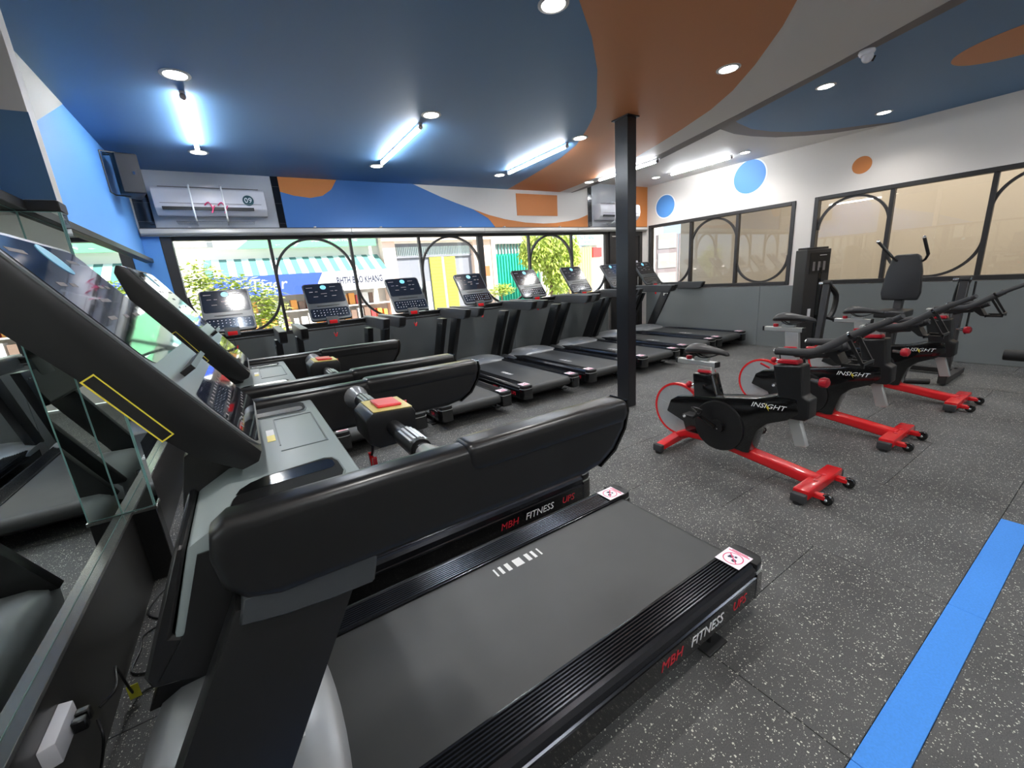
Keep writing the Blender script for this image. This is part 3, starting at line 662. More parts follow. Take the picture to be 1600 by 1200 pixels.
tc = [(-.13, 5.36), (.90, 5.42), (1.92, 5.43), (2.96, 5.46), (3.99, 5.46), (5.04, 5.50), (6.06, 5.545), (6.995, 5.56)]
for nm, (cx, cy) in zip(names, tc):
    t = tmS if cx < 0 else copy_tree(tmS); t.location = (cx, cy, 0); t.rotation_euler = (0, 0, -PI/2)
    tag(t, 'black treadmill facing the window, ' + nm, 'treadmill', G2)

# ------------------------------------------------------------------ spin bikes  (local: x lateral, y forward = -world y ; built in world axes around front foot)
def make_bike(lift):
    t = empty('spin_bike')
    # coordinates: x lateral, y as world offset from y=1.0 at the front foot, z up
    bm_ = B()
    path = [(1.04, .085), (.95, .135), (.80, .145), (.55, .125), (.30, .095), (.08, .066), (.0, .058)]
    top = [(a, b+.038) for a, b in path]; bot = [(a, b-.034) for a, b in path]
    bm_.prism([(p[0], p[1]) for p in top+bot[::-1]], 'x', -.046, .046).bevel(.018, 3, 50).obj('base_beam', 'red_gloss', t)
    # rear stabiliser
    for s in (-1, 1):
        B().prism([(0, .05), (s*.25, .028), (s*.25, .070), (0, .108)], 'y', 1.0, 1.075).bevel(.008, 2).obj('rear_stabiliser', 'red_gloss', t)
        B().box(min(s*.245, s*.285), max(s*.245, s*.285), .995, 1.08, .012, .074).bevel(.012, 2).obj('foot_cap', 'foam', t)
        B().cyl((s*.262, 1.037, 0), (s*.262, 1.037, .02), .026, 12).obj('rubber_foot', 'black_matt', t)
        B().box(min(s*.24, s*.285), max(s*.24, s*.285), -.035, .05, .012, .07).bevel(.012, 2).obj('foot_cap', 'foam', t)
        B().cyl((s*.262, .01, 0), (s*.262, .01, .02), .026, 12).obj('rubber_foot', 'black_matt', t)
        B().box(s*.16-.02, s*.16+.02, -.10, -.03, .028, .062).bevel(.006, 1).obj('wheel_arm', 'red_gloss', t)
        wh = B().cyl((s*.16-.016, -.105, .036), (s*.16+.016, -.105, .036), .034, 20).bevel(.006, 2).obj('transport_wheel', 'black_gloss', t)
        B().sphere((s*.16-.018, -.105, .036), .011, 10).obj('hub', 'chrome', wh)
    fs = B().box(-.245, .245, -.038, .052, .030, .088).bevel(.010, 2).obj('front_stabiliser', 'red_gloss', t)
    for dx in (-.06, .06): B().cyl((dx, .0, .088), (dx, .0, .0915), .012, 12).obj('bolt', 'red_print', fs)
    # flywheel
    fw = B().lathe([(.02, -.014), (.21, -.014), (.21, .014), (.02, .014)], (0, 1.045, .315), 'x', 44).obj('flywheel', 'steel', t)
    B().lathe([(.206, -.017), (.224, -.017), (.226, 0), (.224, .017), (.206, .017)], (0, 1.045, .315), 'x', 44).obj('flywheel_rim', 'red_gloss', fw)
    for a in range(8):
        th = a*PI/4+.2; c = Vector((0, 1.045, .315)); d = Vector((0, math.cos(th), math.sin(th)))
        B().prism([(-.01, .05), (.01, .05), (.02, .19), (-.02, .19)], 'x', -.0155, .0155).xf(Matrix.Translation(c) @ Matrix.Rotation(th-PI/2, 4, 'X')).obj('flywheel_vane', 'steel', fw)
    # main cover : side outline in (y,z)
    cov = [(1.12, .295), (1.085, .40), (1.02, .445), (.86, .475), (.62, .515), (.40, .555), (.28, .60), (.15, .60), (.13, .50), (.20, .44), (.32, .385), (.38, .32), (.40, .25), (.425, .135), (.47, .128), (.60, .145), (.80, .165), (.935, .165), (.96, .24)]
    B().prism(cov, 'x', -.062, .062).bevel(.012, 2, 20).obj('drive_cover', 'black_gloss', t)
    ring = B().lathe([(.001, -.072), (.19, -.072), (.196, -.060), (.196, .060), (.19, .072), (.001, .072)], (0, .66, .284), 'x', 40).obj('crank_disc', 'black_satin', t)
    B().lathe([(.184, -.0735), (.188, -.0735), (.188, -.0715), (.184, -.0715)], (0, .66, .284), 'x', 40).obj('disc_groove', 'frame_dark', ring)
    hub = B().cyl((-.10, .66, .284), (.10, .66, .284), .052, 20).obj('crank_hub', 'black_satin', t)
    for dy, dz in ((-.012, -.012), (.012, -.012), (-.012, .012), (.012, .012)):
        B().cyl((-.1005, .66+dy, .284+dz), (-.102, .66+dy, .284+dz), .0045, 8).obj('bolt', 'chrome', hub)
    for s in (-1, 1):
        e = Vector((s*.105, .66-s*.145*-1*1.0, .284)) ; ey = .66+(.155 if s < 0 else -.155); ez = .284+(.075 if s < 0 else -.075)
        B().tube([(s*.11, .66, .284), (s*.12, ey, ez)], [.018, .014], 10).obj('crank_arm', 'black_gloss', t)
        pd = B().box(min(s*.13, s*.22), max(s*.13, s*.22), ey-.045, ey+.045, ez-.012, ez+.012).bevel(.005, 1).obj('pedal', 'black_matt', t)
        B().cyl((s*.12, ey, ez), (s*.21, ey, ez), .008, 8).obj('spindle', 'chrome', pd)
        B().tube([(s*.15, ey-.05, ez), (s*.15, ey-.07, ez+.05), (s*.17, ey, ez+.06), (s*.20, ey-.06, ez+.04), (s*.20, ey-.05, ez)], .006, 6, sub=3).obj('toe_cage', 'black_satin', pd)
        B().cyl((s*.225, ey+.02, ez), (s*.235, ey+.02, ez), .010, 8).obj('reflector', 'lamp_rim', pd)
    # seat housing and post
    B().prism([(.875, .45), (.895, .655), (.745, .665), (.685, .47)], 'x', -.055, .055).bevel(.012, 2).obj('seat_housing', 'black_gloss', t)
    B().prism([(.868, .66), (.866, .685), (.765, .69), (.755, .668)], 'x', -.04, .04).bevel(.006, 1).obj('seat_collar', 'red_knob', t)
    kn = B().cyl((0, .89, .55), (0, .945, .545), .010, 10).obj('pull_knob', 'chrome', t)
    B().sphere((0, .955, .545), .026, 12).obj('knob_ball', 'red_knob', kn)
    sp_ = B().prism([(.855, .62), (.875, .715+lift), (.765, .715+lift), (.745, .62)], 'x', -.022, .022).bevel(.004, 1).obj('seat_post', 'alu', t)
    rz = .735+lift
    rl = B().box(-.024, .024, .735, 1.055, rz-.020, rz+.018).bevel(.004, 1).obj('seat_slider', 'alu', t)
    for yy in (.722, 1.056): B().box(-.025, .025, yy, yy+.013, rz-.021, rz+.019).obj('slider_cap', 'black_matt', rl)
    k2 = B().cyl((0, .965, rz+.018), (0, .965, rz+.045), .022, 14).bevel(.004, 1).obj('slider_knob', 'red_knob', t)
    B().box(-.018, .018, .80, .91, rz+.018, rz+.045).bevel(.004, 1).obj('saddle_clamp', 'alu', t)
    for s in (-1, 1): B().tube([(s*.02, .93, rz+.09), (s*.022, .87, rz+.05), (s*.018, .80, rz+.05), (s*.012, .70, rz+.09)], .005, 8, sub=4).obj('saddle_rail', 'cable', t)
    # saddle: loft from tail (y .965) to nose (y .665)
    sb = B(); rings = []
    prof = [(.975, .050, .096, .020), (.955, .080, .105, .030), (.92, .092, .115, .036), (.87, .080, .117, .036), (.82, .052, .113, .030), (.76, .032, .108, .024), (.70, .024, .102, .020), (.655, .017, .092, .015), (.642, .006, .088, .006)]
    for y_, hw, zz, th in prof:
        rings.append([sb.bm.verts.new((hw*math.cos(2*PI*k/14), y_, rz+zz+(th if math.sin(2*PI*k/14) > 0 else th*1.1)*math.sin(2*PI*k/14)-.01*abs(math.cos(2*PI*k/14)))) for k in range(14)])
    for i in range(len(rings)-1):
        for k in range(14): sb.bm.faces.new((rings[i][k], rings[i][(k+1) % 14], rings[i+1][(k+1) % 14], rings[i+1][k]))
    sb.bm.faces.new(rings[0]); sb.bm.faces.new(rings[-1][::-1]); sb.obj('saddle', 'saddle', t, ang=80)
    # handlebar housing, post, bars
    B().prism([(.315, .80), (.145, .815), (.125, .62), (.085, .60), (.08, .48), (.10, .46), (.24, .452), (.27, .60)], 'x', -.06, .06).bevel(.022, 4, 25).obj('bar_housing', 'black_satin', t)
    B().prism([(.22, .47), (.15, .47), (.088, .275), (.156, .265)], 'x', -.022, .022).bevel(.003, 1).obj('bar_post', 'alu', t)
    B().prism([(.30, .81), (.295, .838), (.185, .842), (.175, .815)], 'x', -.042, .042).bevel(.006, 1).obj('bar_collar', 'red_knob', t)
    B().prism([(.285, .835), (.30, .905), (.205, .905), (.19, .835)], 'x', -.022, .022).bevel(.003, 1).obj('bar_stem', 'alu', t)
    kb = B().cyl((0, .11, .72), (0, .06, .715), .012, 10).obj('tension_knob', 'chrome', t)
    B().lathe([(.008, 0), (.026, .004), (.034, .022), (.030, .045), (.014, .055)], (0, .065, .715), 'y', 16).xf(Matrix.Translation((0, .13, 0)) @ Matrix.Scale(-1, 4, Vector((0, 1, 0)))).obj('knob_ball', 'red_knob', kb)
    B().cyl((-.05, .335, .775), (-.05, .395, .80), .007, 8).obj('brake_lever', 'red_knob', t)
    B().box(-.03, .03, .26, .33, .885, .905).bevel(.004, 1).obj('bar_slider', 'alu', t)
    B().prism([(.31, .905), (.05, .905), (.0, .93), (.02, .875), (.20, .86)], 'x', -.03, .03).bevel(.006, 1).obj('bar_bracket', 'black_satin', t)
    B().tube([(0, .15, .87), (0, .02, .915), (0, -.06, .955)], .024, 10, sub=3).obj('bar_neck', 'foam', t)
    for s in (-1, 1):
        g_ = B().tube([(s*.205, .235, .925), (s*.205, .12, .93), (s*.20, .03, .942), (s*.175, -.04, .985), (s*.15, -.105, 1.035)], .0225, 12, sub=4).obj('handlebar_grip', 'foam', t)
        B().sphere((s*.205, .240, .925), .012, 8).obj('grip_end', 'chrome', g_)
        B().lathe([(.017, 0), (.0245, 0), (.0245, .012), (.017, .012)], (0, 0, 0), 'z', 14).xf(frame3((s*.149, -.106, 1.036), (1, 0, 0), (0, .61, .79))).obj('grip_ring', 'black_gloss', g_)
        B().tube([(s*.15, -.105, 1.035), (s*.125, -.17, 1.075), (s*.10, -.225, 1.105), (s*.085, -.255, 1.125)], [.0195, .014], 12, sub=3).obj('forward_horn', 'foam', t)
    B().tube([(-.19, .0, .955), (-.09, -.02, .95), (0, -.02, .95), (.09, -.02, .95), (.19, .0, .955)], .0185, 12, sub=3).obj('cross_tube', 'foam', t)
    B().cyl((0, .13, .905), (0, .13, .93), .026, 14).bevel(.004, 1).obj('slider_knob', 'red_knob', t)
    # bottle cage under the bars
    bc = B().box(-.075, .075, -.165, -.155, .86, .875).box(-.075, .075, -.07, -.06, .84, .855).box(-.075, -.062, -.165, -.06, .845, .862).box(.062, .075, -.165, -.06, .845, .862)
    bc.prism([(-.165, .862), (-.15, .862), (-.07, 1.0), (-.09, 1.0)], 'x', -.075, -.062).prism([(-.165, .862), (-.15, .862), (-.07, 1.0), (-.09, 1.0)], 'x', .062, .075).prism([(-.06, .845), (-.03, .85), (.06, .93), (.0, .96)], 'x', -.05, .05).obj('phone_holder', 'black_satin', t)
    lt = text('lettering', 'INSIGHT', .046, 'pale_print', t, frame3((-.0635, .325, .512), (0, -1, 0.05), (0, .05, 1)) @ Matrix.Diagonal((1.25, 1, 1, 1)), .35)
    B().prism([(.345, .535), (.322, .508), (.332, .508), (.312, .482), (.318, .502), (.306, .502)], 'x', -.0645, -.0638).obj('lettering_flash', 'yellow_print', t)
    return t
b1 = make_bike(0.0); b1.location = (2.905, 1.0, 0)
tag(b1, 'nearest red and black spin bike, saddle set low, closest to the treadmill', 'spin bike', 'row of red and black spin bikes')
b2 = make_bike(.105); b2.location = (4.13, .945, 0)
tag(b2, 'middle red and black spin bike, saddle raised high with a blue tag behind it', 'spin bike', 'row of red and black spin bikes')
b3 = make_bike(.03); b3.location = (5.47, .87, 0)
tag(b3, 'farthest red and black spin bike, in front of the pad of the chest machine', 'spin bike', 'row of red and black spin bikes')

# ------------------------------------------------------------------ selectorised chest machine
mc = empty('chest_press_machine', (6.5, 2.0, 0))
tag(mc, 'dark grey seated weight machine with tall weight tower and upright back pad', 'weight machine')
def L6(x, y): return (x-6.5, y-2.0)
tw = B().prism([L6(6.60, 2.73), L6(7.0, 2.60), L6(7.055, 2.77), L6(6.655, 2.90)], 'z', 0.02, 1.545).bevel(.012, 3).obj('weight_tower', 'frame_dark', mc)
B().prism([L6(6.615, 2.745), L6(6.98, 2.627), L6(7.035, 2.76), L6(6.665, 2.88)], 'z', 1.54, 1.575).bevel(.012, 2).obj('tower_cap', 'frame_dark', tw)
dx, dy = (.48, .04); nn = Vector((-dy, dx, 0)).normalized()
def tf(a, b, z0, z1, m, name, off=.004, par=tw):
    p = Vector((6.60-6.5, 2.73-2.0, 0)); d = Vector((.40, -.13, 0)).normalized(); n = Vector((d.y, -d.x, 0))
    q = B(); P0 = p+d*a+n*off; P1 = p+d*b+n*off; P2 = p+d*b-n*.002; P3 = p+d*a-n*.002
    return q.prism([(v.x, v.y) for v in (P0, P1, P2, P3)], 'z', z0, z1).obj(name, m, par, smooth=False)
tf(.06, .39, 1.22, 1.50, 'black_satin', 'placard')
tf(.22, .34, 1.46, 1.468, 'lamp_rim', 'placard_text', .0055)
for k in range(3): tf(.11+k*.09, .15+k*.09, 1.26, 1.38, 'paint_grey', 'pictogram', .0055)
tf(.23, .28, .20, 1.30, 'black_gloss', 'slot', .006)
tf(.10, .15, .62, .74, 'white_plastic', 'sticker', .006)
B().tube([(.45, .62, .62), (.35, .35, .58), (.3, .28, .60)], .03, 10, sub=3).obj('link_arm', 'black_satin', mc)
for s, yb in ((1, 2.36), (-1, 1.14)):
    y0 = yb-2.0
    B().prism([(-.33, .06), (-.25, .06), (-.11, 1.10), (-.19, 1.10)], 'y', y0-.035, y0+.035).bevel(.006, 1).obj('side_post', 'frame_dark', mc)
    B().box(-.33, .40, y0-.035, y0+.035, .02, .08).bevel(.006, 1).obj('base_tube', 'frame_dark', mc)
    B().cyl((-.15, y0-.05, 1.11), (-.15, y0+.09, 1.11), .022, 12).obj('pivot', 'chrome', mc)
    B().cyl((-.15, y0-.04, 1.11), (-.15, y0+.04, 1.11), .04, 14).obj('pivot_boss', 'black_satin', mc)
    B().cyl((-.13, y0+s*.075, 1.09), (-.16, y0+s*.075, .55), .009, 8).obj('rod', 'black_gloss', mc)
    B().tube([(-.15, y0-s*.02, 1.08), (-.02, y0-s*.06, .95), (-.05, y0-s*.06, .75), (-.12, y0-s*.04, .66)], .032, 8, sub=3).obj('press_arm', 'black_satin', mc)
    B().cyl((-.45, y0-s*.35, .03), (-.30, y0-s*.1, .03), .03, 10).obj('foot_tube', 'frame_dark', mc)
B().box(.25, .33, -.86, .62, .02, .08).bevel(.006, 1).obj('base_tube', 'frame_dark', mc)
B().prism([(-.26, .05), (-.18, .05), (.06, 1.30), (-.02, 1.30)], 'y', -.34-.035, -.34+.035).obj('back_post', 'frame_dark', mc)
B().box(-.34, .3, -.375, -.305, .02, .08).obj('base_tube', 'frame_dark', mc)
B().prism([(-.155, .90), (.155, .90), (.175, .98), (.155, 1.22), (.12, 1.38), (.09, 1.41), (-.09, 1.41), (-.12, 1.38), (-.155, 1.22), (-.175, .98)], 'x', -.03, .035).bevel(.018, 3).xf(Matrix.Translation((-.20, -.35, 0)) @ Matrix.Rotation(.10, 4, 'Y')).obj('back_pad', 'saddle', mc)['label'] = 'tall black upholstered back pad'
B().box(-.42, -.10, -.49, -.22, .72, .80).bevel(.02, 3).obj('seat_pad', 'saddle', mc)
B().prism([(-.30, .70), (-.22, .72), (-.2, .3), (-.27, .3)], 'y', -.375, -.325).obj('seat_support', 'frame_dark', mc)
for s, a, b_ in ((1, (-.20, -.11, 1.565), (-.16, -.24, 1.39)), (-1, (-.20, -.50, 1.57), (-.16, -.545, 1.39))):
    hnd = B().tube([a, b_], .016, 10).obj('handle', 'black_satin', mc)
    B().tube([b_, (-.10, b_[1]-s*.03, 1.34), (.03, b_[1]-s*.08, 1.32), (.03, -.34, 1.28)], .013, 8).obj('handle_rod', 'frame_dark', mc)
    B().sphere(a, .019, 8).obj('handle_tip', 'chrome', hnd)

# partly visible machine foot roller at the right picture edge
fr = empty('bench_roller', (6.35, .35, 0)); tag(fr, 'black padded roller of a bench just entering at the right edge', 'bench')
B().cyl((0, .42, .36), (0, -.35, .36), .055, 18).bevel(.01, 2).obj('roller_pad', 'black_matt', fr)
B().box(-.03, .03, -.33, -.27, .02, .36).obj('post', 'frame_dark', fr); B().box(-.03, .5, -.33, -.27, 0.001, .05).obj('base_tube', 'frame_dark', fr); B().box(-.03, .03, -.6, -.1, 0.001, .05).obj('base_tube', 'frame_dark', fr)

# ------------------------------------------------------------------ roller blind cassettes above the street window
for k, (a, b, lb) in enumerate(((-.74, 1.42, 'left, under the air conditioner marked 09'), (1.42, 3.45, 'second from the left, under the blue mural'), (3.45, 5.40, 'third from the left, under the orange wave'), (5.40, 7.30, 'last on the right, passing behind the column'))):
    e = empty('roller_blind', ((a+b)/2, YW-.004, 2.235)); h = (b-a)/2-.003
    B().prism([(-.07, .035), (-.085, .012), (-.085, -.012), (-.07, -.030), (-.0, -.030), (0, .035)], 'x', -h, h).obj('cassette', 'blind_alu', e)
    B().box(-h, h, -.072, -.004, .036, .044).obj('top_plate', 'frame_dark', e); B().cyl((-h+.01, -.045, -.037), (h-.01, -.045, -.037), .0065, 8).obj('bottom_bar', 'blind_alu', e)
    for s in (-.6, .6): B().box(s*h-.012, s*h+.012, -.06, -.01, .044, .058).obj('bracket', 'alu', e)
    tag(e, 'grey rolled-up blind cassette over the street window, ' + lb, 'blind', 'roller blind cassettes over the street window')

# ------------------------------------------------------------------ air conditioners
def ac(x0, x1, num):
    xc = (x0+x1)/2; h = (x1-x0)/2; e = empty('air_conditioner', (xc, YW-.009, 2.39))
    B().prism([(0, .01), (0, .285), (-.16, .285), (-.19, .26), (-.205, .14), (-.19, .07), (-.12, .005)], 'x', -h, h).bevel(.01, 2).obj('body', 'white_plastic', e)
    B().box(-h*.88, h*.74, -.205, -.17, .055, .085).obj('air_outlet', 'ac_vent', e)
    B().box(-h*.9, h*.9, -.2085, -.2, .118, .121).obj('flap_line', 'paint_grey', e)
    B().box(-h*.88, h*.9, -.16, -.02, .288, .292).obj('intake_grille', 'paint_grey', e)
    for s in (-.36, .20):
        B().tube([(s*h*1.0, -.10, .31), (s*h*1.0, -.225, .29), (s*h*1.0, -.235, .12), (s*h*1.0, -.20, -.03), (s*h, -.02, -.07)], .009, 6, sub=2).obj('support_strap', 'white_edge', e)
    B().box(-h*.7, h*.7, -.24, -.02, -.075, -.066).obj('drip_deflector', 'acrylic', e)
    if num:
        d = B().cyl((h*.66, -.2035, .16), (h*.66, -.207, .16), .055, 28).obj('number_disc', 'teal_print', e)
        text('number', '09', .078, 'white_edge', d, frame3((h*.66, -.2078, .16), (1, 0, 0), (0, 0, 1)))
        for k in range(2):
            B().tube([(-.08+k*.12, -.21, .10), (-.04+k*.12, -.225, .13), (-.01+k*.12, -.215, .06), (-.03+k*.12, -.225, .02), (.01+k*.12, -.215, .10)], .006, 6, sub=3).obj('ribbon', 'pink_print', e)['label'] = 'pink airflow ribbon'
    return e
tag(ac(-.55, .48, True), 'white split air conditioner marked 09 on the left, above the window', 'air conditioner')
tag(ac(5.86, 6.93, False), 'white split air conditioner at the right end of the window wall, partly behind the column', 'air conditioner')

# ------------------------------------------------------------------ loudspeaker on the left wall
lsx = empty('loudspeaker', (-.757, 5.28, 2.62)); tag(lsx, 'black wall loudspeaker on a wire bracket near the left ceiling corner', 'speaker')
B().prism([(.03, .10), (.08, .16), (.15, .19), (.17, -.17), (.03, -.17), (.0, -.05)], 'z', -.16, .16)
sc_ = B().prism([(.05, -.02), (.07, .08), (.12, .15), (.17, .17), (.245, -.13), (.10, -.15), (.06, -.10)], 'z', -.165, .165).bevel(.012, 2).obj('cabinet', 'black_satin', lsx)
B().prism([(.246, -.135), (.10, -.156), (.10, -.151), (.246, -.130)], 'z', -.155, .155).obj('grille', 'frame_dark', lsx)
B().box(.19, .205, -.153, -.149, -.01, .015).obj('badge', 'chrome', lsx)
B().tube([(.0, .0, .17), (.10, -.04, .172), (.10, -.04, .185), (.0, -.0, .185)], .005, 6).obj('bracket', 'cable', lsx)
B().tube([(.004, -.14, .17), (.004, -.14, -.16), (.03, -.12, -.18), (.12, -.05, -.175)], .006, 6).obj('bracket', 'cable', lsx)
B().tube([(.004, -.14, .17), (.10, -.08, .175)], .006, 6).obj('bracket', 'cable', lsx)

# ------------------------------------------------------------------ ceiling camera
cc = empty('security_camera', (4.125, 1.455, ZC-.003)); tag(cc, 'small white turret security camera on the grey ceiling strip', 'camera')
B().lathe([(.001, 0), (.048, 0), (.05, -.012), (.04, -.03), (.001, -.03)], (0, 0, 0)).obj('mount', 'white_plastic', cc)
sph = B().sphere((-.005, -.01, -.045), .036, 16).obj('ball', 'white_plastic', cc)
B().cyl((.01, -.03, -.055), (.018, -.045, -.062), .018, 14).obj('lens', 'black_gloss', cc)

# ------------------------------------------------------------------ cables and power adapter by the left wall
pa = empty('power_socket', (-.70, 1.52, .30)); tag(pa, 'white wedge-shaped power socket box on the base panel with two black plugs', 'socket')
B().prism([(0, -.085), (.036, -.075), (.036, .075), (0, .085)], 'z', -.03, .04).bevel(.004, 2).obj('box', 'white_plastic', pa)
for dy in (.02, .055):
    B().box(.036, .07, dy-.012, dy+.012, -.03, .01).bevel(.004, 1).obj('plug', 'cable', pa)
cb1 = B().tube([(-.612, 1.575, .29), (-.58, 1.62, .30), (-.60, 1.72, .30), (-.63, 1.82, .22), (-.64, 1.88, .08), (-.64, 1.92, .012), (-.60, 1.93, .008), (-.52, 1.90, .008), (-.46, 1.88, .008)], .0045, 8, sub=6).obj('power_cable', 'cable')
tag(cb1, 'black power cable looping from the socket box to the floor', 'cable')
tg = B().box(-.655, -.62, 1.895, 1.897, .02, .08).obj('paper_flag', 'paper_yellow', cb1); tg['label'] = 'small yellow paper flag'
cb2 = B().tube([(-.52, 2.02, .006), (-.62, 2.03, .006), (-.685, 2.08, .006), (-.675, 2.2, .006), (-.68, 2.30, .006), (-.60, 2.34, .006), (-.52, 2.31, .006)], .004, 8, sub=6).obj('power_cable', 'cable')
tag(cb2, 'thin black cable curving over the floor beside the treadmill front', 'cable')
cb3 = B().tube([(-.52, 2.38, .006), (-.61, 2.38, .006), (-.675, 2.44, .006), (-.685, 2.52, .006), (-.64, 2.64, .006), (-.56, 2.72, .006)], .004, 8, sub=6).obj('power_cable', 'cable')
tag(cb3, 'thin black cable looping on the floor at the foot of the pilaster', 'cable')
cb4 = B().tube([(-.612, 1.54, .28), (-.60, 1.50, .24), (-.63, 1.50, .14), (-.66, 1.52, .09)], .004, 8, sub=5).obj('power_cable', 'cable')
tag(cb4, 'short black cable hanging from the socket box with a yellow label', 'cable')
lb = B().box(-.69, -.62, 1.500, 1.502, .035, .10).obj('paper_label', 'paper_yellow', cb4); lb['label'] = 'yellow and white warning label'
B().box(-.68, -.63, 1.498, 1.4995, .045, .078).obj('label_print', 'white_edge', cb4)

# ------------------------------------------------------------------ OUTDOORS
st = struct(B().box(-14, 30, 6.4, 16, -.25, -.15).obj('trim_3', 'street', smooth=False))
def K(d): return d/13.0
def at(x, z, d): return (x*K(d), 1.484+(z-1.484)*K(d))     # same sight line, other depth
# shop with awning
sh = empty('awning_shop', (1.5, 14.0, -.15)); tag(sh, 'pale shop house with green and white striped awning and blue and white sign board', 'shop')
B().box(-5.2, 2.75, 0, .5, 0, 6.5).obj('front_wall', 'stucco', sh, smooth=False)
B().box(-3.2, 2.7, -.06, 0, 3.0, 3.12).obj('ledge', 'plaster_grey', sh, smooth=False)
for k in range(27):
    a = -2.1+k*.17; m = 'awn_green' if k % 2 == 0 else 'awn_white'
    z1, z0 = 2.66, 2.17
    B().prism([(-.9, z0+.0), (-.9, z0+.012), (-.02, z1+.012), (-.02, z1)], 'x', a, a+.169).obj('awning_stripe', m, sh, smooth=False)
sg = B().box(-1.98, 2.60, -.95, -.90, 1.62, 2.17).obj('sign_board', 'sign_white', sh, smooth=False)
B().prism([(-1.98, 1.62), (.30, 1.62), (.62, 2.17), (-1.98, 2.17)], 'y', -.953, -.949).obj('blue_field', 'sign_blue', sg, smooth=False)
text('lettering', 'C-Tiger', .42, 'pale_print', sg, frame3((-1.0, -.956, 1.92), (1, 0, 0), (0, 0, 1)), .15)
text('lettering', 'BHTH BAO KHANG', .27, 'ink_dark', sg, frame3((1.62, -.956, 1.90), (1, 0, 0), (0, 0, 1)) @ Matrix.Diagonal((.56, 1, 1, 1)), 0, .002, True, .007)
for z in (.25, .7, 1.15):
    B().box(-1.9, 2.5, -.6, -.05, z, z+.04).obj('shelf', 'goods_white', sh, smooth=False)
gm = ['goods_red', 'goods_orange', 'goods_brown', 'goods_white', 'goods_brown']
for k in range(64):
    xx = -1.9+(k % 22)*.2; zz = (.29, .74, 1.19)[k // 22]
    B().box(xx, xx+random.uniform(.10, .18), -.55, -.3, zz, zz+random.uniform(.18, .38)).obj('goods', gm[random.randrange(5)], sh, smooth=False)
gs = empty('shop_sign', (2.6, 13.6, 2.75)); tag(gs, 'green and white sign board mounted above the striped awning', 'sign')
B().prism([(-2.4, 0), (1.3, 0), (1.3, .75), (-1.6, .75), (-2.0, .3)], 'y', 0, .06).obj('board', 'sign_green', gs, smooth=False)
B().prism([(-2.9, 0), (-2.4, 0), (-2.0, .3), (-1.6, .75), (-2.9, .75)], 'y', 0, .06).obj('board_white', 'sign_white', gs, smooth=False)
text('lettering', 'SỮA CHỮA HOME', .16, 'pale_print', gs, frame3((.1, -.005, .2), (1, 0, 0), (0, 0, 1)))
# street column left
lc = B().box(-1.95, -1.55, 13.3, 13.7, -.15, 5).obj('street_pillar', 'stucco'); tag(lc, 'pale pillar at the left end of the street front', 'pillar')
# pink house with grey gate and yellow doors
ho = empty('gate_house', (5.8, 13.5, -.15)); tag(ho, 'pinkish house front with grey metal gate and yellow door leaves', 'house')
B().box(-1.35, 1.45, .25, .35, 0, 2.95).obj('gate_back', 'gate_grey', ho, smooth=False)
for a, b in ((-1.75, -1.35), (1.45, 2.15)): B().box(a, b, 0, .4, 0, 6).obj('pillar', 'stucco_pink', ho, smooth=False)
B().box(-1.35, 1.45, .0, .4, 2.95, 6).obj('upper_wall', 'stucco', ho, smooth=False)
B().box(-1.8, 2.2, -.15, .0, 3.0, 3.12).obj('ledge', 'stucco_pink', ho, smooth=False)
for k in range(44): B().box(-1.3+k*.062, -1.28+k*.062, .18, .25, 2.56, 2.84).obj('grille_bar', 'awn_white', ho, smooth=False)
B().box(-1.35, 1.45, .19, .25, 2.50, 2.56).obj('gate_rail', 'gate_grey', ho, smooth=False)
for k in range(24): B().box(-1.28+k*.045, -1.262+k*.045, .20, .25, .4, 1.7).obj('grille_bar', 'awn_white', ho, smooth=False)
for a, b in ((-.16, .26), (.38, .78)):
    for j in range(17): B().box(a, b, .17, .22, .62+j*.11, .62+j*.11+.104).obj('door_slat', 'gate_yellow', ho, smooth=False)
B().box(.27, .37, .18, .23, .4, 2.5).obj('gate_stile', 'gate_mauve', ho, smooth=False)
pq = B().box(1.75, 2.05, -.012, 0, 1.75, 2.1).obj('plaque', 'terracotta', ho, smooth=False)
# green gate building
gg = empty('green_gate_house', (9.2, 13.5, -.15)); tag(gg, 'white house front closed by a bright green metal gate', 'house')
B().box(-1.2, -1.05, 0, .4, 0, 6).obj('pillar', 'stucco', gg, smooth=False); B().box(-1.05, 1.45, 0.0, .4, 2.85, 6).obj('upper_wall', 'stucco', gg, smooth=False); B().box(.95, 1.45, 0, .4, 0, 2.85).obj('side_wall', 'stucco', gg, smooth=False)
B().box(-1.05, .95, .15, .2, 0, 2.5).obj('gate_sheet', 'gate_green', gg, smooth=False)
for k in range(16): B().box(-1.03+k*.125, -.985+k*.125, .1, .15, 0.05, 2.45).obj('gate_rib', 'gate_green', gg, smooth=False)
B().box(-1.05, .95, .15, .3, 2.5, 2.85).obj('gate_grille', 'plaster_grey', gg, smooth=False)
for k in range(14): B().box(-1.0+k*.14, -.96+k*.14, .1, .15, 2.5, 2.85).obj('grille_bar', 'awn_green', gg, smooth=False)
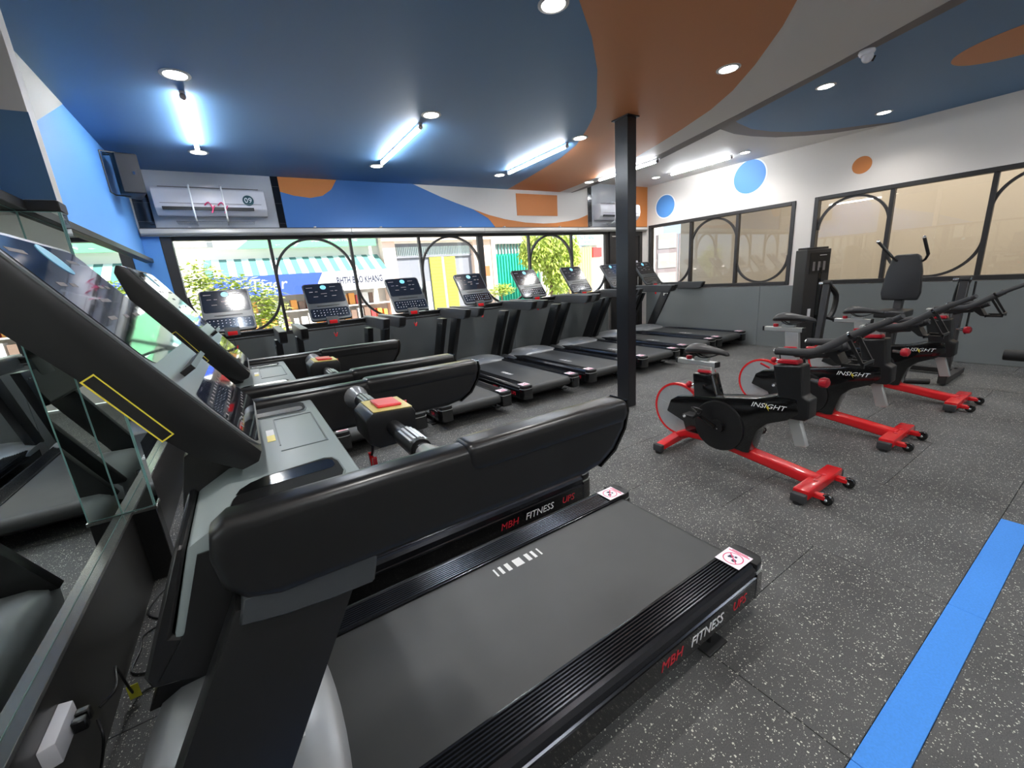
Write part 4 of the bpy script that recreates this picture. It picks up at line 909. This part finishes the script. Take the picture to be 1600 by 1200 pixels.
# tan gate house with clinic sign
tg_ = empty('tan_gate_house', (13.2, 13.5, -.15)); tag(tg_, 'house with tan slatted shutter and red side strip beyond the tree', 'house')
B().box(-.4, 4.5, .1, .5, 0, 6).obj('front_wall', 'stucco', tg_, smooth=False)
B().box(-2.5, -.9, .3, .4, 0, 2.7).obj('side_wall', 'plaster_grey', tg_, smooth=False); B().box(-2.5, -.4, .3, .4, 2.7, 6).obj('upper_wall', 'stucco', tg_, smooth=False)
for k in range(9): B().box(-1.55+k*.14, -1.43+k*.14, -.02, .06, .3, 2.62).obj('shutter_slat', 'gate_tan', tg_, smooth=False)
B().box(-.2, .3, .0, .1, 2.2, 2.6).obj('red_strip', 'goods_red', tg_, smooth=False)
sg2 = B().box(-1.45, .15, -.07, .1, 2.70, 3.10).obj('sign_board', 'sign_cyan', tg_, smooth=False)
text('lettering', 'ĐÈN TUẤN', .20, 'teal_print', sg2, frame3((-.75, -.075, 2.98), (1, 0, 0), (0, 0, 1)))
text('lettering', 'ĐT: 07 907 907 172', .12, 'ink_dark', sg2, frame3((-.65, -.075, 2.80), (1, 0, 0), (0, 0, 1)))
# house wall beyond the side alley and a folding gate seen through window 2
fg = empty('folding_gate', (9.5, 7.5, -.08), -.5); tag(fg, 'grey folding metal gate seen through the first side window pane', 'gate')
for k in range(3):
    B().box(k*.62, k*.62+.58, 0, .05, 0.0, 2.35).obj('gate_leaf', 'gate_mauve', fg, smooth=False)
    for z in (.5, 1.0, 1.5, 2.0): B().box(k*.62+.04, k*.62+.54, -.012, 0, z, z+.38).obj('gate_panel', 'plaster_grey', fg, smooth=False)
# vegetation
def leaves(name, blobs, n, m, L=.16, droop=.5):
    q = B(); 
    for i in range(n):
        c, r = blobs[random.randrange(len(blobs))]
        d = Vector((random.gauss(0, 1), random.gauss(0, 1), random.gauss(0, 1))).normalized()*(random.random()**.5)
        p = Vector(c)+Vector((d.x*r[0], d.y*r[1], d.z*r[2]))
        a = random.uniform(0, 2*PI); t = Vector((math.cos(a), math.sin(a), -droop+random.uniform(-.4, .4))).normalized(); s = t.cross(Vector((random.uniform(-.5, .5), random.uniform(-.5, .5), 1))).normalized()
        l = L*random.uniform(.6, 1.3); wd = l*.17
        q.quad(p, p+t*l*.5+s*wd, p+t*l, p+t*l*.5-s*wd)
    return q, m
tr = empty('street_tree', (9.3, 11.8, -.15)); tag(tr, 'street tree with drooping yellow-green leaves in front of the houses', 'tree')
B().tube([(0, 0, 0), (.05, 0, 1.2), (-.05, .1, 2.2), (0, 0, 3.0)], [.10, .05], 8, sub=3).obj('trunk', 'bark', tr)
for a in range(5): B().tube([(0, 0, 1.8+.2*a), (.4*math.cos(a*2.1), .4*math.sin(a*2.1), 2.5+.15*a)], [.04, .015], 6).obj('branch', 'bark', tr)
q, m = leaves('foliage', [((0, 0, 2.7), (1.2, .7, .8)), ((-.6, 0, 2.4), (.6, .5, .6)), ((.2, -.1, 1.7), (.5, .5, .9)), ((.7, 0, 2.3), (.6, .5, .6))], 9500, 'leaf', .17, 1.1)
q.obj('foliage', m, tr, smooth=False)['kind'] = 'stuff'
bs = empty('street_bush', (-.35, 8.6, -.15)); tag(bs, 'bright yellow-green leafy shrub outside the left end of the window', 'shrub')
B().tube([(0, 0, 0), (.05, 0, .9), (0, 0, 1.7)], [.04, .02], 8, sub=2).obj('stem', 'bark', bs)
B().lathe([(.05, 0), (.22, 0), (.28, .4), (.05, .4)], (0, 0, 0)).obj('pot', 'terracotta', bs)
q, m = leaves('foliage', [((-.15, 0, 1.95), (.38, .3, .38)), ((.30, 0, 1.75), (.42, .3, .33)), ((.75, 0, 1.45), (.32, .3, .45)), ((0, 0, 1.3), (.5, .3, .5)), ((.7, 0, 1.0), (.35, .3, .4))], 3800, 'leaf', .12, .1)
q.obj('foliage', m, bs, smooth=False)['kind'] = 'stuff'
pt = empty('potted_shrub', (7.35, 12.0, -.15)); tag(pt, 'small round yellowish shrub before the green gate', 'shrub')
B().tube([(0, 0, 0), (0, 0, 1.1)], .03, 6).obj('stem', 'bark', pt); B().lathe([(.05, 0), (.2, 0), (.26, .35), (.05, .35)], (0, 0, 0)).obj('pot', 'terracotta', pt)
q, m = leaves('foliage', [((0, 0, 1.25), (.5, .35, .2))], 700, 'leaf', .13, 0)
q.obj('foliage', m, pt, smooth=False)['kind'] = 'stuff'
# parked scooter with blue cover outside, only its wrapped shape is visible
sc2 = empty('covered_goods', (8.9, 10.2, -.15)); tag(sc2, 'pile of goods under a blue and white cover on the pavement', 'pile')
B().prism([(-.6, 0), (.6, 0), (.55, .5), (.2, .95), (-.1, 1.0), (-.45, .7)], 'y', -.3, .3).bevel(.08, 2).obj('cover', 'sign_cyan', sc2)
B().prism([(-.2, .3), (.5, .3), (.45, .6), (.1, .85), (-.1, .8)], 'y', -.32, -.30).obj('blue_patch', 'sign_blue', sc2)
